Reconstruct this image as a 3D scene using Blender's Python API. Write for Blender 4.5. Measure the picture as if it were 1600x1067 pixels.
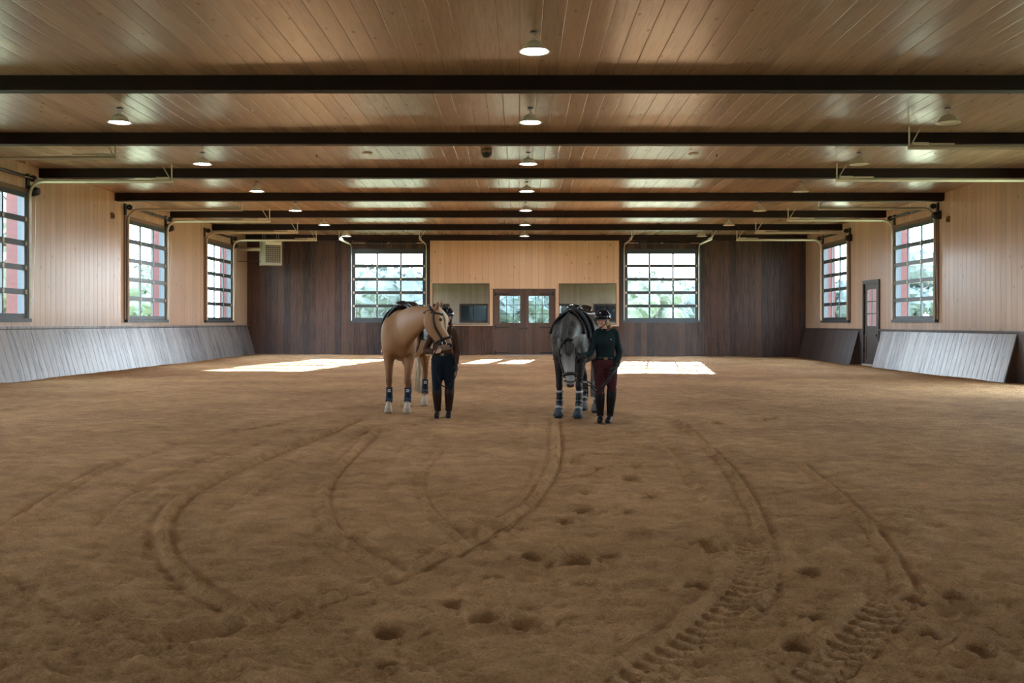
import bpy, math, random
import numpy as np
from mathutils import Vector, Matrix

S = bpy.context.scene
COL = S.collection
for o in list(bpy.data.objects):
    bpy.data.objects.remove(o)

# ------------------------------------------------------------------ camera, sky, sun, exposure
FOC, CX, CY, CAMZ = 1540.0, 812.0, 505.0, 1.46
cam_d = bpy.data.cameras.new('camera')
cam_d.sensor_fit = 'HORIZONTAL'
cam_d.sensor_width = 36.0
cam_d.lens = FOC / 1600.0 * 36.0
cam_d.shift_x = (800.0 - CX) / 1600.0
cam_d.shift_y = -(533.5 - CY) / 1600.0
cam_d.clip_end = 2000
cam = bpy.data.objects.new('camera', cam_d)
COL.objects.link(cam)
cam.location = (0, 0, CAMZ)
cam.rotation_euler = (math.pi / 2, 0, 0)
S.camera = cam

S.view_settings.view_transform = 'Standard'
S.view_settings.look = 'None'
S.view_settings.gamma = 1.0
S.view_settings.use_curve_mapping = False
S.view_settings.exposure = 1.03
S.cycles.use_denoising = True
S.cycles.denoising_prefilter = 'NONE'
S.cycles.max_bounces = 8
S.cycles.diffuse_bounces = 5
S.cycles.glossy_bounces = 4
S.cycles.transparent_max_bounces = 12
S.cycles.sample_clamp_indirect = 6.0
S.cycles.caustics_reflective = False
S.cycles.caustics_refractive = False

SKY_STRENGTH = 10.0
SUN_STRENGTH = 40.0
LAMP_STRENGTH = 75.0

world = bpy.data.worlds.new('sky')
S.world = world
world.use_nodes = True
wn, wl = world.node_tree.nodes, world.node_tree.links
wn.clear()
w_out = wn.new('ShaderNodeOutputWorld')
w_bg = wn.new('ShaderNodeBackground')
w_tc = wn.new('ShaderNodeTexCoord')
w_sep = wn.new('ShaderNodeSeparateXYZ')
w_ramp = wn.new('ShaderNodeValToRGB')
w_ramp.color_ramp.elements[0].position = 0.0
w_ramp.color_ramp.elements[0].color = (0.88, 0.94, 1.0, 1)
w_ramp.color_ramp.elements[1].position = 0.7
w_ramp.color_ramp.elements[1].color = (0.62, 0.80, 1.0, 1)
wl.new(w_tc.outputs['Generated'], w_sep.inputs[0])
wl.new(w_sep.outputs['Z'], w_ramp.inputs[0])
wl.new(w_ramp.outputs[0], w_bg.inputs[0])
w_bg.inputs[1].default_value = SKY_STRENGTH
wl.new(w_bg.outputs[0], w_out.inputs[0])

sun_d = bpy.data.lights.new('sun', 'SUN')
sun_d.energy = SUN_STRENGTH
sun_d.angle = math.radians(0.6)
sun_d.color = (1.0, 0.90, 0.76)
sun = bpy.data.objects.new('sun', sun_d)
COL.objects.link(sun)
sun.location = (8, 70, 25)
sun.rotation_euler = Vector((-0.14, -1.0, -0.305)).to_track_quat('-Z', 'Y').to_euler()

# room dimensions
U = 4.78
XL, XR, YB, YF, ZC = -12.42, 13.03, 44.9, -6.0, 5.46
TW = 0.14
ZW = 1.34                         # top of the dark wainscot
WIN_Z0, WIN_Z1 = 1.58, 4.73


def floor_z(x, y):
    d = np.clip((y - 22.0) / 8.0, 0, 1) * np.clip((44.5 - y) / 3.0, 0, 1)
    return -0.0065 * x - 0.03 * d


def P(px, py, y):
    """world point seen at a photograph pixel at distance y"""
    return Vector(((px - CX) / FOC * y, y, CAMZ - (py - CY) / FOC * y))


# openings: (y0, y1, z0, z1)
L_WINS = [(21.4, 24.7, WIN_Z0, WIN_Z1), (31.1, 34.4, WIN_Z0, WIN_Z1), (38.9, 42.3, WIN_Z0, WIN_Z1),
          (12.5, 15.8, WIN_Z0, WIN_Z1), (3.2, 6.5, WIN_Z0, WIN_Z1), (-4.6, -1.3, WIN_Z0, WIN_Z1)]  # this row: unseen windows, added to light the near floor
R_WINS = [(20.1, 24.5, 0.02, WIN_Z1), (30.8, 34.1, WIN_Z0, WIN_Z1), (38.96, 42.15, WIN_Z0, WIN_Z1),
          (11.0, 14.3, WIN_Z0, WIN_Z1), (2.0, 5.3, WIN_Z0, WIN_Z1), (-5.0, -1.7, WIN_Z0, WIN_Z1)]  # this row: unseen openings, added for daylight on the near floor
R_DOOR = (35.75, 37.2, -0.15, 2.93)
B_WINS = [(-7.56, -4.33, WIN_Z0, WIN_Z1), (4.83, 8.06, WIN_Z0, WIN_Z1)]
B_DOOR = (-1.12, 1.53, -0.1, 2.92)


def portal(loc, rot, sx, sy):
    d = bpy.data.lights.new('window_daylight', 'AREA')
    d.shape = 'RECTANGLE'
    d.size, d.size_y = sx, sy
    d.cycles.is_portal = True
    o = bpy.data.objects.new('window_daylight', d)
    COL.objects.link(o)
    o.location = loc
    o.rotation_euler = rot


for (a, b, z0, z1) in L_WINS:
    portal((XL - TW - 0.03, (a + b) / 2, (z0 + z1) / 2), Vector((1, 0, 0)).to_track_quat('-Z', 'Z').to_euler(), b - a, z1 - z0)
for (a, b, z0, z1) in R_WINS:
    portal((XR + TW + 0.03, (a + b) / 2, (z0 + z1) / 2), Vector((-1, 0, 0)).to_track_quat('-Z', 'Z').to_euler(), b - a, z1 - z0)
for (a, b, z0, z1) in B_WINS:
    portal(((a + b) / 2, YB + TW + 0.03, (z0 + z1) / 2), Vector((0, -1, 0)).to_track_quat('-Z', 'Z').to_euler(), b - a, z1 - z0)

# ------------------------------------------------------------------ helpers


class MB:
    def __init__(self):
        self.v, self.f = [], []

    def add(self, verts, faces):
        n = len(self.v)
        self.v += [tuple(p) for p in verts]
        self.f += [tuple(i + n for i in q) for q in faces]
        return self

    def box(self, lo, hi, M=None):
        x0, y0, z0 = lo
        x1, y1, z1 = hi
        vs = [Vector(p) for p in ((x0, y0, z0), (x1, y0, z0), (x1, y1, z0), (x0, y1, z0),
                                  (x0, y0, z1), (x1, y0, z1), (x1, y1, z1), (x0, y1, z1))]
        if M is not None:
            vs = [M @ p for p in vs]
        return self.add(vs, [(0, 3, 2, 1), (4, 5, 6, 7), (0, 1, 5, 4), (1, 2, 6, 5), (2, 3, 7, 6), (3, 0, 4, 7)])

    def tube(self, pts, r, n=8, caps=True):
        pts = [Vector(p) for p in pts]
        rs = r if isinstance(r, (list, tuple)) else [r] * len(pts)
        return self.loft(pts, [(q, q) for q in rs], None, n, caps)

    def loft(self, pts, rad, upref=None, n=16, caps=True):
        pts = [Vector(p) for p in pts]
        m = len(pts)
        vs, fs = [], []
        prev = None
        for i, p in enumerate(pts):
            t = (pts[min(i + 1, m - 1)] - pts[max(i - 1, 0)])
            if t.length < 1e-9:
                t = Vector((0, 0, 1))
            t.normalize()
            if upref is not None:
                ref = Vector(upref[i]) if isinstance(upref[0], (list, tuple, Vector)) else Vector(upref)
            else:
                ref = prev if prev is not None else (Vector((0, 0, 1)) if abs(t.z) < 0.9 else Vector((0, -1, 0)))
            up = ref - ref.dot(t) * t
            if up.length < 1e-6:
                up = Vector((1, 0, 0)) - t.x * t
            up.normalize()
            prev = up
            side = up.cross(t)
            a, b = rad[i]
            for k in range(n):
                th = 2 * math.pi * k / n
                vs.append(p + side * (a * math.cos(th)) + up * (b * math.sin(th)))
        for i in range(m - 1):
            for k in range(n):
                k2 = (k + 1) % n
                fs.append((i * n + k, i * n + k2, (i + 1) * n + k2, (i + 1) * n + k))
        if caps:
            fs.append(tuple(range(n - 1, -1, -1)))
            fs.append(tuple((m - 1) * n + k for k in range(n)))
        return self.add(vs, fs)

    def ell(self, c, r, M=None, nu=16, nv=10):
        c = Vector(c)
        vs, fs = [], []
        for j in range(1, nv):
            ph = math.pi * j / nv
            for i in range(nu):
                th = 2 * math.pi * i / nu
                q = Vector((r[0] * math.sin(ph) * math.cos(th), r[1] * math.sin(ph) * math.sin(th), r[2] * math.cos(ph)))
                vs.append(c + (M @ q if M is not None else q))
        top = len(vs)
        q = Vector((0, 0, r[2]))
        vs.append(c + (M @ q if M is not None else q))
        q = Vector((0, 0, -r[2]))
        vs.append(c + (M @ q if M is not None else q))
        for j in range(nv - 2):
            for i in range(nu):
                i2 = (i + 1) % nu
                fs.append((j * nu + i, (j + 1) * nu + i, (j + 1) * nu + i2, j * nu + i2))
        for i in range(nu):
            i2 = (i + 1) % nu
            fs.append((top, i, i2))
            fs.append((top + 1, (nv - 2) * nu + i2, (nv - 2) * nu + i))
        return self.add(vs, fs)

    def lathe(self, prof, c=(0, 0, 0), n=28):
        c = Vector(c)
        vs, fs = [], []
        for (r, z) in prof:
            for k in range(n):
                th = 2 * math.pi * k / n
                vs.append(c + Vector((r * math.cos(th), r * math.sin(th), z)))
        for i in range(len(prof) - 1):
            for k in range(n):
                k2 = (k + 1) % n
                fs.append((i * n + k, i * n + k2, (i + 1) * n + k2, (i + 1) * n + k))
        return self.add(vs, fs)

    def mesh(self, name, smooth=False):
        me = bpy.data.meshes.new(name)
        me.from_pydata(self.v, [], self.f)
        me.validate()
        if smooth:
            me.polygons.foreach_set('use_smooth', [True] * len(me.polygons))
        me.update()
        return me

    def build(self, name, mat, parent=None, smooth=False, origin=None, loc=None):
        if origin is not None:
            o3 = Vector(origin)
            self.v = [tuple(Vector(p) - o3) for p in self.v]
        me = self.mesh(name, smooth)
        o = bpy.data.objects.new(name, me)
        COL.objects.link(o)
        if mat is not None:
            me.materials.append(mat)
        if parent is not None:
            o.parent = parent
        if origin is not None:
            o.location = origin
        if loc is not None:
            o.location = loc
        return o


def catmull(keys, sub=4):
    """keys: list of equal length tuples; Catmull-Rom resampling"""
    K = [np.array(k, float) for k in keys]
    out = []
    for i in range(len(K) - 1):
        p0, p1, p2, p3 = K[max(i - 1, 0)], K[i], K[i + 1], K[min(i + 2, len(K) - 1)]
        for s in range(sub):
            t = s / sub
            out.append(0.5 * (2 * p1 + (p2 - p0) * t + (2 * p0 - 5 * p1 + 4 * p2 - p3) * t * t + (3 * p1 - p0 - 3 * p2 + p3) * t ** 3))
    out.append(K[-1])
    return out


def remeshed(mb, name, voxel, smooth_it, factor=0.5):
    me = mb.mesh(name + '_raw')
    o = bpy.data.objects.new(name + '_raw', me)
    COL.objects.link(o)
    m = o.modifiers.new('r', 'REMESH')
    m.mode = 'VOXEL'
    m.voxel_size = voxel
    m.use_smooth_shade = True
    if smooth_it:
        s = o.modifiers.new('s', 'SMOOTH')
        s.factor = factor
        s.iterations = smooth_it
    dg = bpy.context.evaluated_depsgraph_get()
    dg.update()
    out = bpy.data.meshes.new_from_object(o.evaluated_get(dg))
    out.name = name
    out.polygons.foreach_set('use_smooth', [True] * len(out.polygons))
    bpy.data.objects.remove(o)
    bpy.data.meshes.remove(me)
    return out


def link_mesh(me, name, mat, parent=None, loc=None):
    o = bpy.data.objects.new(name, me)
    COL.objects.link(o)
    me.materials.clear()
    me.materials.append(mat)
    if parent is not None:
        o.parent = parent
    if loc is not None:
        o.location = loc
    return o


def empty(name, loc=(0, 0, 0), rz=0.0):
    o = bpy.data.objects.new(name, None)
    COL.objects.link(o)
    o.location = loc
    o.rotation_euler = (0, 0, rz)
    o.empty_display_size = 0.2
    return o


def tag(o, label, cat, group=None, kind=None):
    o['label'] = label
    o['category'] = cat
    if group:
        o['group'] = group
    if kind:
        o['kind'] = kind
    return o


def struct(o, label=None):
    o['kind'] = 'structure'
    if label:
        o['label'] = label
    return o


def copy_tree(o, parent=None):
    c = o.copy()
    COL.objects.link(c)
    if parent is not None:
        c.parent = parent
    for ch in list(o.children):
        copy_tree(ch, c)
    return c


# ------------------------------------------------------------------ materials
def new_mat(name):
    m = bpy.data.materials.new(name)
    m.use_nodes = True
    nt = m.node_tree
    return m, nt, nt.nodes['Principled BSDF']


def simple(name, col, rough=0.5, metal=0.0, spec=0.5, var=0.12, vscale=20.0, bump=0.0, coat=0.0, emit=None, estr=0.0):
    m, nt, b = new_mat(name)
    N, L = nt.nodes, nt.links
    tc = N.new('ShaderNodeTexCoord')
    no = N.new('ShaderNodeTexNoise')
    no.inputs['Scale'].default_value = vscale
    no.inputs['Detail'].default_value = 4
    L.new(tc.outputs['Object'], no.inputs['Vector'])
    mx = N.new('ShaderNodeMix')
    mx.data_type = 'RGBA'
    mx.inputs['A'].default_value = tuple(c * (1 - var) for c in col) + (1,)
    mx.inputs['B'].default_value = tuple(min(1, c * (1 + var)) for c in col) + (1,)
    L.new(no.outputs['Fac'], mx.inputs['Factor'])
    L.new(mx.outputs['Result'], b.inputs['Base Color'])
    b.inputs['Roughness'].default_value = rough
    b.inputs['Metallic'].default_value = metal
    b.inputs['Specular IOR Level'].default_value = spec
    b.inputs['Coat Weight'].default_value = coat
    b.inputs['Coat Roughness'].default_value = 0.08
    if bump:
        bp = N.new('ShaderNodeBump')
        bp.inputs['Strength'].default_value = bump
        bp.inputs['Distance'].default_value = 0.01
        L.new(no.outputs['Fac'], bp.inputs['Height'])
        L.new(bp.outputs[0], b.inputs['Normal'])
    if emit:
        b.inputs['Emission Color'].default_value = emit + (1,)
        b.inputs['Emission Strength'].default_value = estr
    return m


def math_node(N, L, op, a, b=None, c=None):
    n = N.new('ShaderNodeMath')
    n.operation = op
    for i, v in enumerate((a, b, c)):
        if v is None:
            continue
        if isinstance(v, (int, float)):
            n.inputs[i].default_value = v
        else:
            L.new(v, n.inputs[i])
    return n.outputs[0]


def boards(name, across, along, width, c_dark, c_light, rough=0.4, spec=0.5, coat=0.0, coat_rough=0.2, knots=0.5,
           rnd_amount=0.8, groove=0.5, wavy=0.25, knot_col=(0.16, 0.07, 0.03), grain=0.5, butt=0.0, gscale=16.0, gbump=0.5):
    """boards running in the 'along' axis, laid side by side in the 'across' axis"""
    m, nt, b = new_mat(name)
    N, L = nt.nodes, nt.links
    tc = N.new('ShaderNodeTexCoord')
    sp = N.new('ShaderNodeSeparateXYZ')
    L.new(tc.outputs['Object'], sp.inputs[0])
    A, B = sp.outputs[across], sp.outputs[along]
    idx_f = math_node(N, L, 'DIVIDE', A, width)
    idx = math_node(N, L, 'FLOOR', idx_f)
    fr = math_node(N, L, 'FRACT', idx_f)
    wn0 = N.new('ShaderNodeTexWhiteNoise')
    wn0.noise_dimensions = '1D'
    L.new(idx, wn0.inputs['W'])
    r1 = wn0.outputs['Value']
    if butt:
        bl = math_node(N, L, 'FLOOR', math_node(N, L, 'ADD', math_node(N, L, 'DIVIDE', B, butt), math_node(N, L, 'MULTIPLY', r1, 7.3)))
        wn2 = N.new('ShaderNodeTexWhiteNoise')
        wn2.noise_dimensions = '2D'
        cv = N.new('ShaderNodeCombineXYZ')
        L.new(idx, cv.inputs[0])
        L.new(bl, cv.inputs[1])
        L.new(cv.outputs[0], wn2.inputs['Vector'])
        r2 = wn2.outputs['Value']
    else:
        r2 = r1
    edge = math_node(N, L, 'MULTIPLY', math_node(N, L, 'ABSOLUTE', math_node(N, L, 'SUBTRACT', fr, 0.5)), 2.0)
    mr = N.new('ShaderNodeMapRange')
    mr.interpolation_type = 'SMOOTHSTEP'
    mr.inputs['From Min'].default_value = 0.93
    mr.inputs['From Max'].default_value = 0.995
    L.new(edge, mr.inputs['Value'])
    grv = mr.outputs[0]
    # grain
    cg = N.new('ShaderNodeCombineXYZ')
    L.new(math_node(N, L, 'MULTIPLY', A, gscale), cg.inputs[0])
    L.new(math_node(N, L, 'MULTIPLY', B, 0.9), cg.inputs[1])
    L.new(math_node(N, L, 'MULTIPLY', r2, 40.0), cg.inputs[2])
    gn = N.new('ShaderNodeTexNoise')
    gn.inputs['Scale'].default_value = 1.6
    gn.inputs['Detail'].default_value = 6
    gn.inputs['Distortion'].default_value = 0.6
    L.new(cg.outputs[0], gn.inputs['Vector'])
    # knots
    ck = N.new('ShaderNodeCombineXYZ')
    L.new(math_node(N, L, 'MULTIPLY', A, 5.0), ck.inputs[0])
    L.new(math_node(N, L, 'ADD', math_node(N, L, 'MULTIPLY', B, 2.2), math_node(N, L, 'MULTIPLY', r1, 91.0)), ck.inputs[1])
    kv = N.new('ShaderNodeTexVoronoi')
    kv.inputs['Scale'].default_value = 1.0
    L.new(ck.outputs[0], kv.inputs['Vector'])
    km = N.new('ShaderNodeMapRange')
    km.inputs['From Min'].default_value = 0.16
    km.inputs['From Max'].default_value = 0.04
    L.new(kv.outputs['Distance'], km.inputs['Value'])
    # only some cells carry a knot
    kc = N.new('ShaderNodeSeparateColor')
    L.new(kv.outputs['Color'], kc.inputs[0])
    kk = math_node(N, L, 'MULTIPLY', km.outputs[0], math_node(N, L, 'GREATER_THAN', kc.outputs[0], 0.55))
    mix = N.new('ShaderNodeMix')
    mix.data_type = 'RGBA'
    mix.inputs['A'].default_value = c_dark + (1,)
    mix.inputs['B'].default_value = c_light + (1,)
    f = math_node(N, L, 'ADD', math_node(N, L, 'MULTIPLY', r2, rnd_amount),
                  math_node(N, L, 'MULTIPLY', math_node(N, L, 'SUBTRACT', gn.outputs['Fac'], 0.5 * rnd_amount), grain * 2))
    fc = N.new('ShaderNodeClamp')
    L.new(f, fc.inputs[0])
    L.new(fc.outputs[0], mix.inputs['Factor'])
    mk = N.new('ShaderNodeMix')
    mk.data_type = 'RGBA'
    L.new(math_node(N, L, 'MULTIPLY', kk, knots), mk.inputs['Factor'])
    L.new(mix.outputs['Result'], mk.inputs['A'])
    mk.inputs['B'].default_value = knot_col + (1,)
    mg = N.new('ShaderNodeMix')
    mg.data_type = 'RGBA'
    L.new(math_node(N, L, 'MULTIPLY', grv, groove), mg.inputs['Factor'])
    L.new(mk.outputs['Result'], mg.inputs['A'])
    mg.inputs['B'].default_value = tuple(c * 0.25 for c in c_dark) + (1,)
    L.new(mg.outputs['Result'], b.inputs['Base Color'])
    b.inputs['Roughness'].default_value = rough
    b.inputs['Specular IOR Level'].default_value = spec
    b.inputs['Coat Weight'].default_value = coat
    b.inputs['Coat Roughness'].default_value = coat_rough
    # gentle cupping of each board, different on every board, plus the joint
    cup = math_node(N, L, 'MULTIPLY', math_node(N, L, 'MULTIPLY', math_node(N, L, 'SUBTRACT', fr, 0.5), math_node(N, L, 'SUBTRACT', r1, 0.5)), wavy)
    cup2 = math_node(N, L, 'MULTIPLY', math_node(N, L, 'MULTIPLY', edge, edge), -0.15 * wavy)
    h = math_node(N, L, 'ADD', math_node(N, L, 'ADD', cup, cup2), math_node(N, L, 'MULTIPLY', grv, -gbump))
    h = math_node(N, L, 'ADD', h, math_node(N, L, 'MULTIPLY', gn.outputs['Fac'], 0.06))
    bp = N.new('ShaderNodeBump')
    bp.inputs['Strength'].default_value = 0.6
    bp.inputs['Distance'].default_value = 0.02
    L.new(h, bp.inputs['Height'])
    L.new(bp.outputs[0], b.inputs['Normal'])
    L.new(bp.outputs[0], b.inputs['Coat Normal'])
    return m


PINE_D, PINE_L = (0.52, 0.37, 0.255), (0.68, 0.515, 0.375)
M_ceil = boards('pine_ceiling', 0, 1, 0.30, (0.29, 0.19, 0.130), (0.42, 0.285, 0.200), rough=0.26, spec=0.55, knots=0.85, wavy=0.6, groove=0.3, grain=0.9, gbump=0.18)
M_side = boards('pine_side_wall', 1, 2, 0.29, PINE_D, PINE_L, rough=0.30, spec=0.75, knots=0.8, wavy=0.4, groove=0.8, grain=0.7)
M_panel = boards('pine_end_panel', 0, 2, 0.285, (0.64, 0.43, 0.275), (0.74, 0.52, 0.345), rough=0.5, knots=0.9, groove=0.55, wavy=0.15)
M_dark = boards('dark_stained_boards', 0, 2, 0.29, (0.013, 0.008, 0.007), (0.105, 0.052, 0.033), rough=0.45, spec=0.3, knots=0.85,
                knot_col=(0.012, 0.008, 0.006), rnd_amount=0.75, groove=0.75, wavy=0.25, grain=1.1)
M_darkside = boards('dark_stained_side_boards', 1, 2, 0.29, (0.030, 0.020, 0.017), (0.10, 0.06, 0.042), rough=0.42, knots=0.7,
                    knot_col=(0.012, 0.008, 0.006), groove=0.7, wavy=0.2)
M_kick = boards('weathered_kick_boards', 1, 2, 0.30, (0.024, 0.021, 0.021), (0.30, 0.285, 0.285), rough=0.33, spec=0.8, knots=0.95,
                knot_col=(0.03, 0.02, 0.018), rnd_amount=0.7, groove=0.9, wavy=0.6, grain=1.6, gscale=9.0)
M_beam = boards('dark_beam_wood', 1, 0, 0.6, (0.009, 0.0050, 0.0038), (0.026, 0.013, 0.009), rough=0.6, spec=0.2, knots=0.4, groove=0.0, wavy=0.05,
                knot_col=(0.01, 0.006, 0.005))
M_doorwood = boards('dark_door_wood', 0, 2, 0.14, (0.062, 0.034, 0.024), (0.125, 0.068, 0.045), rough=0.45, knots=0.4, groove=0.6, wavy=0.1)
M_sidedoor = boards('side_door_wood', 1, 2, 0.14, (0.040, 0.027, 0.022), (0.075, 0.05, 0.04), rough=0.45, knots=0.3, groove=0.6, wavy=0.1)
M_rearpine = boards('pine_rear_wall', 0, 2, 0.29, (0.58, 0.47, 0.37), (0.72, 0.60, 0.48), rough=0.5, knots=0.6, groove=0.5)
M_frame = simple('grey_painted_frame', (0.040, 0.054, 0.064), 0.35, spec=0.5)
M_jamb = simple('blue_grey_painted_jamb', (0.035, 0.055, 0.078), 0.5)
M_casing = simple('stained_casing', (0.20, 0.115, 0.065), 0.5, bump=0.1)
M_galv = simple('cream_galvanised_steel', (0.62, 0.56, 0.46), 0.42, metal=0.35, var=0.08)
M_steel = simple('steel', (0.5, 0.5, 0.5), 0.3, metal=0.9)
M_black = simple('black_metal', (0.016, 0.015, 0.015), 0.4)
M_red = simple('red_painted_timber', (0.085, 0.014, 0.013), 0.6, var=0.4, vscale=8)
M_heater = simple('heater_enamel', (0.36, 0.35, 0.27), 0.45, var=0.05)
M_heater_grille = simple('heater_louvre', (0.30, 0.25, 0.18), 0.5)
M_white = simple('white_enamel', (0.78, 0.76, 0.70), 0.35, var=0.04)
M_offwhite = simple('warm_white_enamel', (0.60, 0.54, 0.44), 0.4, var=0.05)
M_lit = simple('lit_diffuser', (0.9, 0.9, 0.9), 0.5, emit=(0.93, 0.97, 1.0), estr=LAMP_STRENGTH)
M_unlit = simple('unlit_diffuser', (0.62, 0.60, 0.54), 0.4)
M_threshold = simple('pale_threshold', (0.55, 0.5, 0.45), 0.5)

m, nt, b = new_mat('mirror_glass')
b.inputs['Base Color'].default_value = (0.72, 0.74, 0.74, 1)
b.inputs['Metallic'].default_value = 1.0
b.inputs['Roughness'].default_value = 0.015
M_mirror = m


def pane_mat():
    m = bpy.data.materials.new('window_pane_glass')
    m.use_nodes = True
    N, L = m.node_tree.nodes, m.node_tree.links
    N.clear()
    out = N.new('ShaderNodeOutputMaterial')
    tr = N.new('ShaderNodeBsdfTransparent')
    tr.inputs[0].default_value = (0.90, 0.95, 0.97, 1)
    gl = N.new('ShaderNodeBsdfGlossy')
    gl.inputs['Roughness'].default_value = 0.02
    lw = N.new('ShaderNodeLayerWeight')
    pw = math_node(N, L, 'POWER', lw.outputs['Facing'], 5.0)
    fac = math_node(N, L, 'MULTIPLY_ADD', pw, 0.5, 0.03)
    mx = N.new('ShaderNodeMixShader')
    L.new(fac, mx.inputs[0])
    L.new(tr.outputs[0], mx.inputs[1])
    L.new(gl.outputs[0], mx.inputs[2])
    L.new(mx.outputs[0], out.inputs[0])
    return m


M_glass = pane_mat()
m, nt, b = new_mat('dark_observation_glass')
b.inputs['Base Color'].default_value = (0.02, 0.035, 0.045, 1)
b.inputs['Roughness'].default_value = 0.04
b.inputs['Specular IOR Level'].default_value = 1.0
M_obsglass = m


def sand_mat():
    m, nt, b = new_mat('arena_sand')
    N, L = nt.nodes, nt.links
    tc = N.new('ShaderNodeTexCoord')

    def noise(scale, det, sc=(1, 1, 1), rough=0.6):
        mp = N.new('ShaderNodeMapping')
        mp.inputs['Scale'].default_value = sc
        L.new(tc.outputs['Object'], mp.inputs[0])
        n = N.new('ShaderNodeTexNoise')
        n.inputs['Scale'].default_value = scale
        n.inputs['Detail'].default_value = det
        n.inputs['Roughness'].default_value = rough
        L.new(mp.outputs[0], n.inputs['Vector'])
        return n.outputs['Fac']
    big = noise(0.35, 3)
    mid = noise(5, 5, (0.7, 1.0, 1))
    fine = noise(85, 6, (0.85, 1, 1), 0.8)
    f = math_node(N, L, 'ADD', math_node(N, L, 'MULTIPLY', big, 0.35), math_node(N, L, 'MULTIPLY', mid, 0.35))
    f = math_node(N, L, 'ADD', f, math_node(N, L, 'MULTIPLY', math_node(N, L, 'SUBTRACT', fine, 0.2), 0.5))
    rp = N.new('ShaderNodeValToRGB')
    rp.color_ramp.elements[0].position = 0.36
    rp.color_ramp.elements[0].color = (0.30, 0.152, 0.060, 1)
    rp.color_ramp.elements[1].position = 0.64
    rp.color_ramp.elements[1].color = (0.80, 0.470, 0.222, 1)
    L.new(f, rp.inputs[0])
    L.new(rp.outputs[0], b.inputs['Base Color'])
    b.inputs['Roughness'].default_value = 0.92
    b.inputs['Specular IOR Level'].default_value = 0.15
    h = math_node(N, L, 'ADD', math_node(N, L, 'MULTIPLY', fine, 0.75), math_node(N, L, 'MULTIPLY', noise(22, 5, (0.75, 1, 1)), 0.9))
    bp = N.new('ShaderNodeBump')
    bp.inputs['Strength'].default_value = 0.95
    bp.inputs['Distance'].default_value = 0.045
    L.new(h, bp.inputs['Height'])
    L.new(bp.outputs[0], b.inputs['Normal'])
    return m


M_sand = sand_mat()


# ------------------------------------------------------------------ sand floor
def hash2(ix, iy, seed):
    n = (ix.astype(np.int64) * 374761393 + iy.astype(np.int64) * 668265263 + seed * 144665)
    n = (n ^ (n >> 13)) * 1274126177
    n = n ^ (n >> 16)
    return (n & 0xffff) / 65535.0


def vnoise(x, y, seed=0):
    ix, iy = np.floor(x), np.floor(y)
    fx, fy = x - ix, y - iy
    fx, fy = fx * fx * (3 - 2 * fx), fy * fy * (3 - 2 * fy)
    a, b_ = hash2(ix, iy, seed), hash2(ix + 1, iy, seed)
    c, d = hash2(ix, iy + 1, seed), hash2(ix + 1, iy + 1, seed)
    return (a * (1 - fx) + b_ * fx) * (1 - fy) + (c * (1 - fx) + d * fx) * fy - 0.5


def gp(px, py):
    y = CAMZ * FOC / (py - CY)
    return ((px - CX) / FOC * y, y)


RIDGES = [  # curved drag marks, as seen in the photograph: (points, height, width)
    ([(-60, 880), (0, 836), (131, 751), (245, 709), (350, 682), (480, 655), (600, 632)], 0.016, 0.05),
    ([(560, 655), (480, 690), (390, 725), (310, 765), (262, 805), (255, 845), (280, 890), (340, 935), (420, 968)], 0.026, 0.05),
    ([(590, 668), (525, 735), (505, 775), (515, 820), (560, 862), (620, 890)], 0.022, 0.05),
    ([(868, 660), (868, 715), (845, 765), (800, 805), (740, 842), (650, 885), (560, 918), (460, 950), (360, 980), (240, 1000)], 0.026, 0.045),
    ([(690, 700), (662, 735), (660, 770), (690, 815), (740, 845)], 0.014, 0.04),
    ([(820, 640), (815, 700), (825, 760), (800, 800)], 0.010, 0.035),
    ([(745, 640), (735, 700), (740, 760), (760, 830)], 0.008, 0.035),
    ([(1060, 655), (1110, 700), (1150, 745), (1180, 800), (1196, 850), (1203, 890), (1190, 930), (1130, 985), (1040, 1045), (980, 1080)], 0.022, 0.045),
    ([(1000, 660), (1060, 720), (1110, 790), (1130, 860), (1110, 930), (1040, 990), (960, 1040)], 0.010, 0.05),
    ([(1250, 720), (1330, 790), (1375, 845), (1405, 895), (1412, 935), (1385, 975), (1330, 1025), (1270, 1075)], 0.020, 0.045),
    ([(0, 700), (200, 668), (400, 635), (600, 603)], 0.012, 0.06),
    ([(0, 655), (250, 630), (500, 602)], 0.010, 0.06),
    ([(0, 905), (60, 955), (140, 990), (240, 1002)], 0.018, 0.05),
    ([(160, 830), (215, 775), (330, 720), (470, 672)], 0.010, 0.05),
    ([(360, 870), (355, 820), (400, 765), (480, 715), (580, 668)], 0.010, 0.05),
    ([(1330, 650), (1450, 705), (1600, 760)], 0.008, 0.07),
    ([(1200, 620), (1400, 670), (1600, 715)], 0.007, 0.07),
    ([(450, 640), (530, 668), (620, 664)], 0.012, 0.05),
]
TREADS = [
    [(1168, 820), (1180, 880), (1165, 920), (1110, 975), (1020, 1040), (960, 1080)],
    [(1375, 890), (1385, 935), (1355, 975), (1300, 1025), (1240, 1075)],
]
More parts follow.
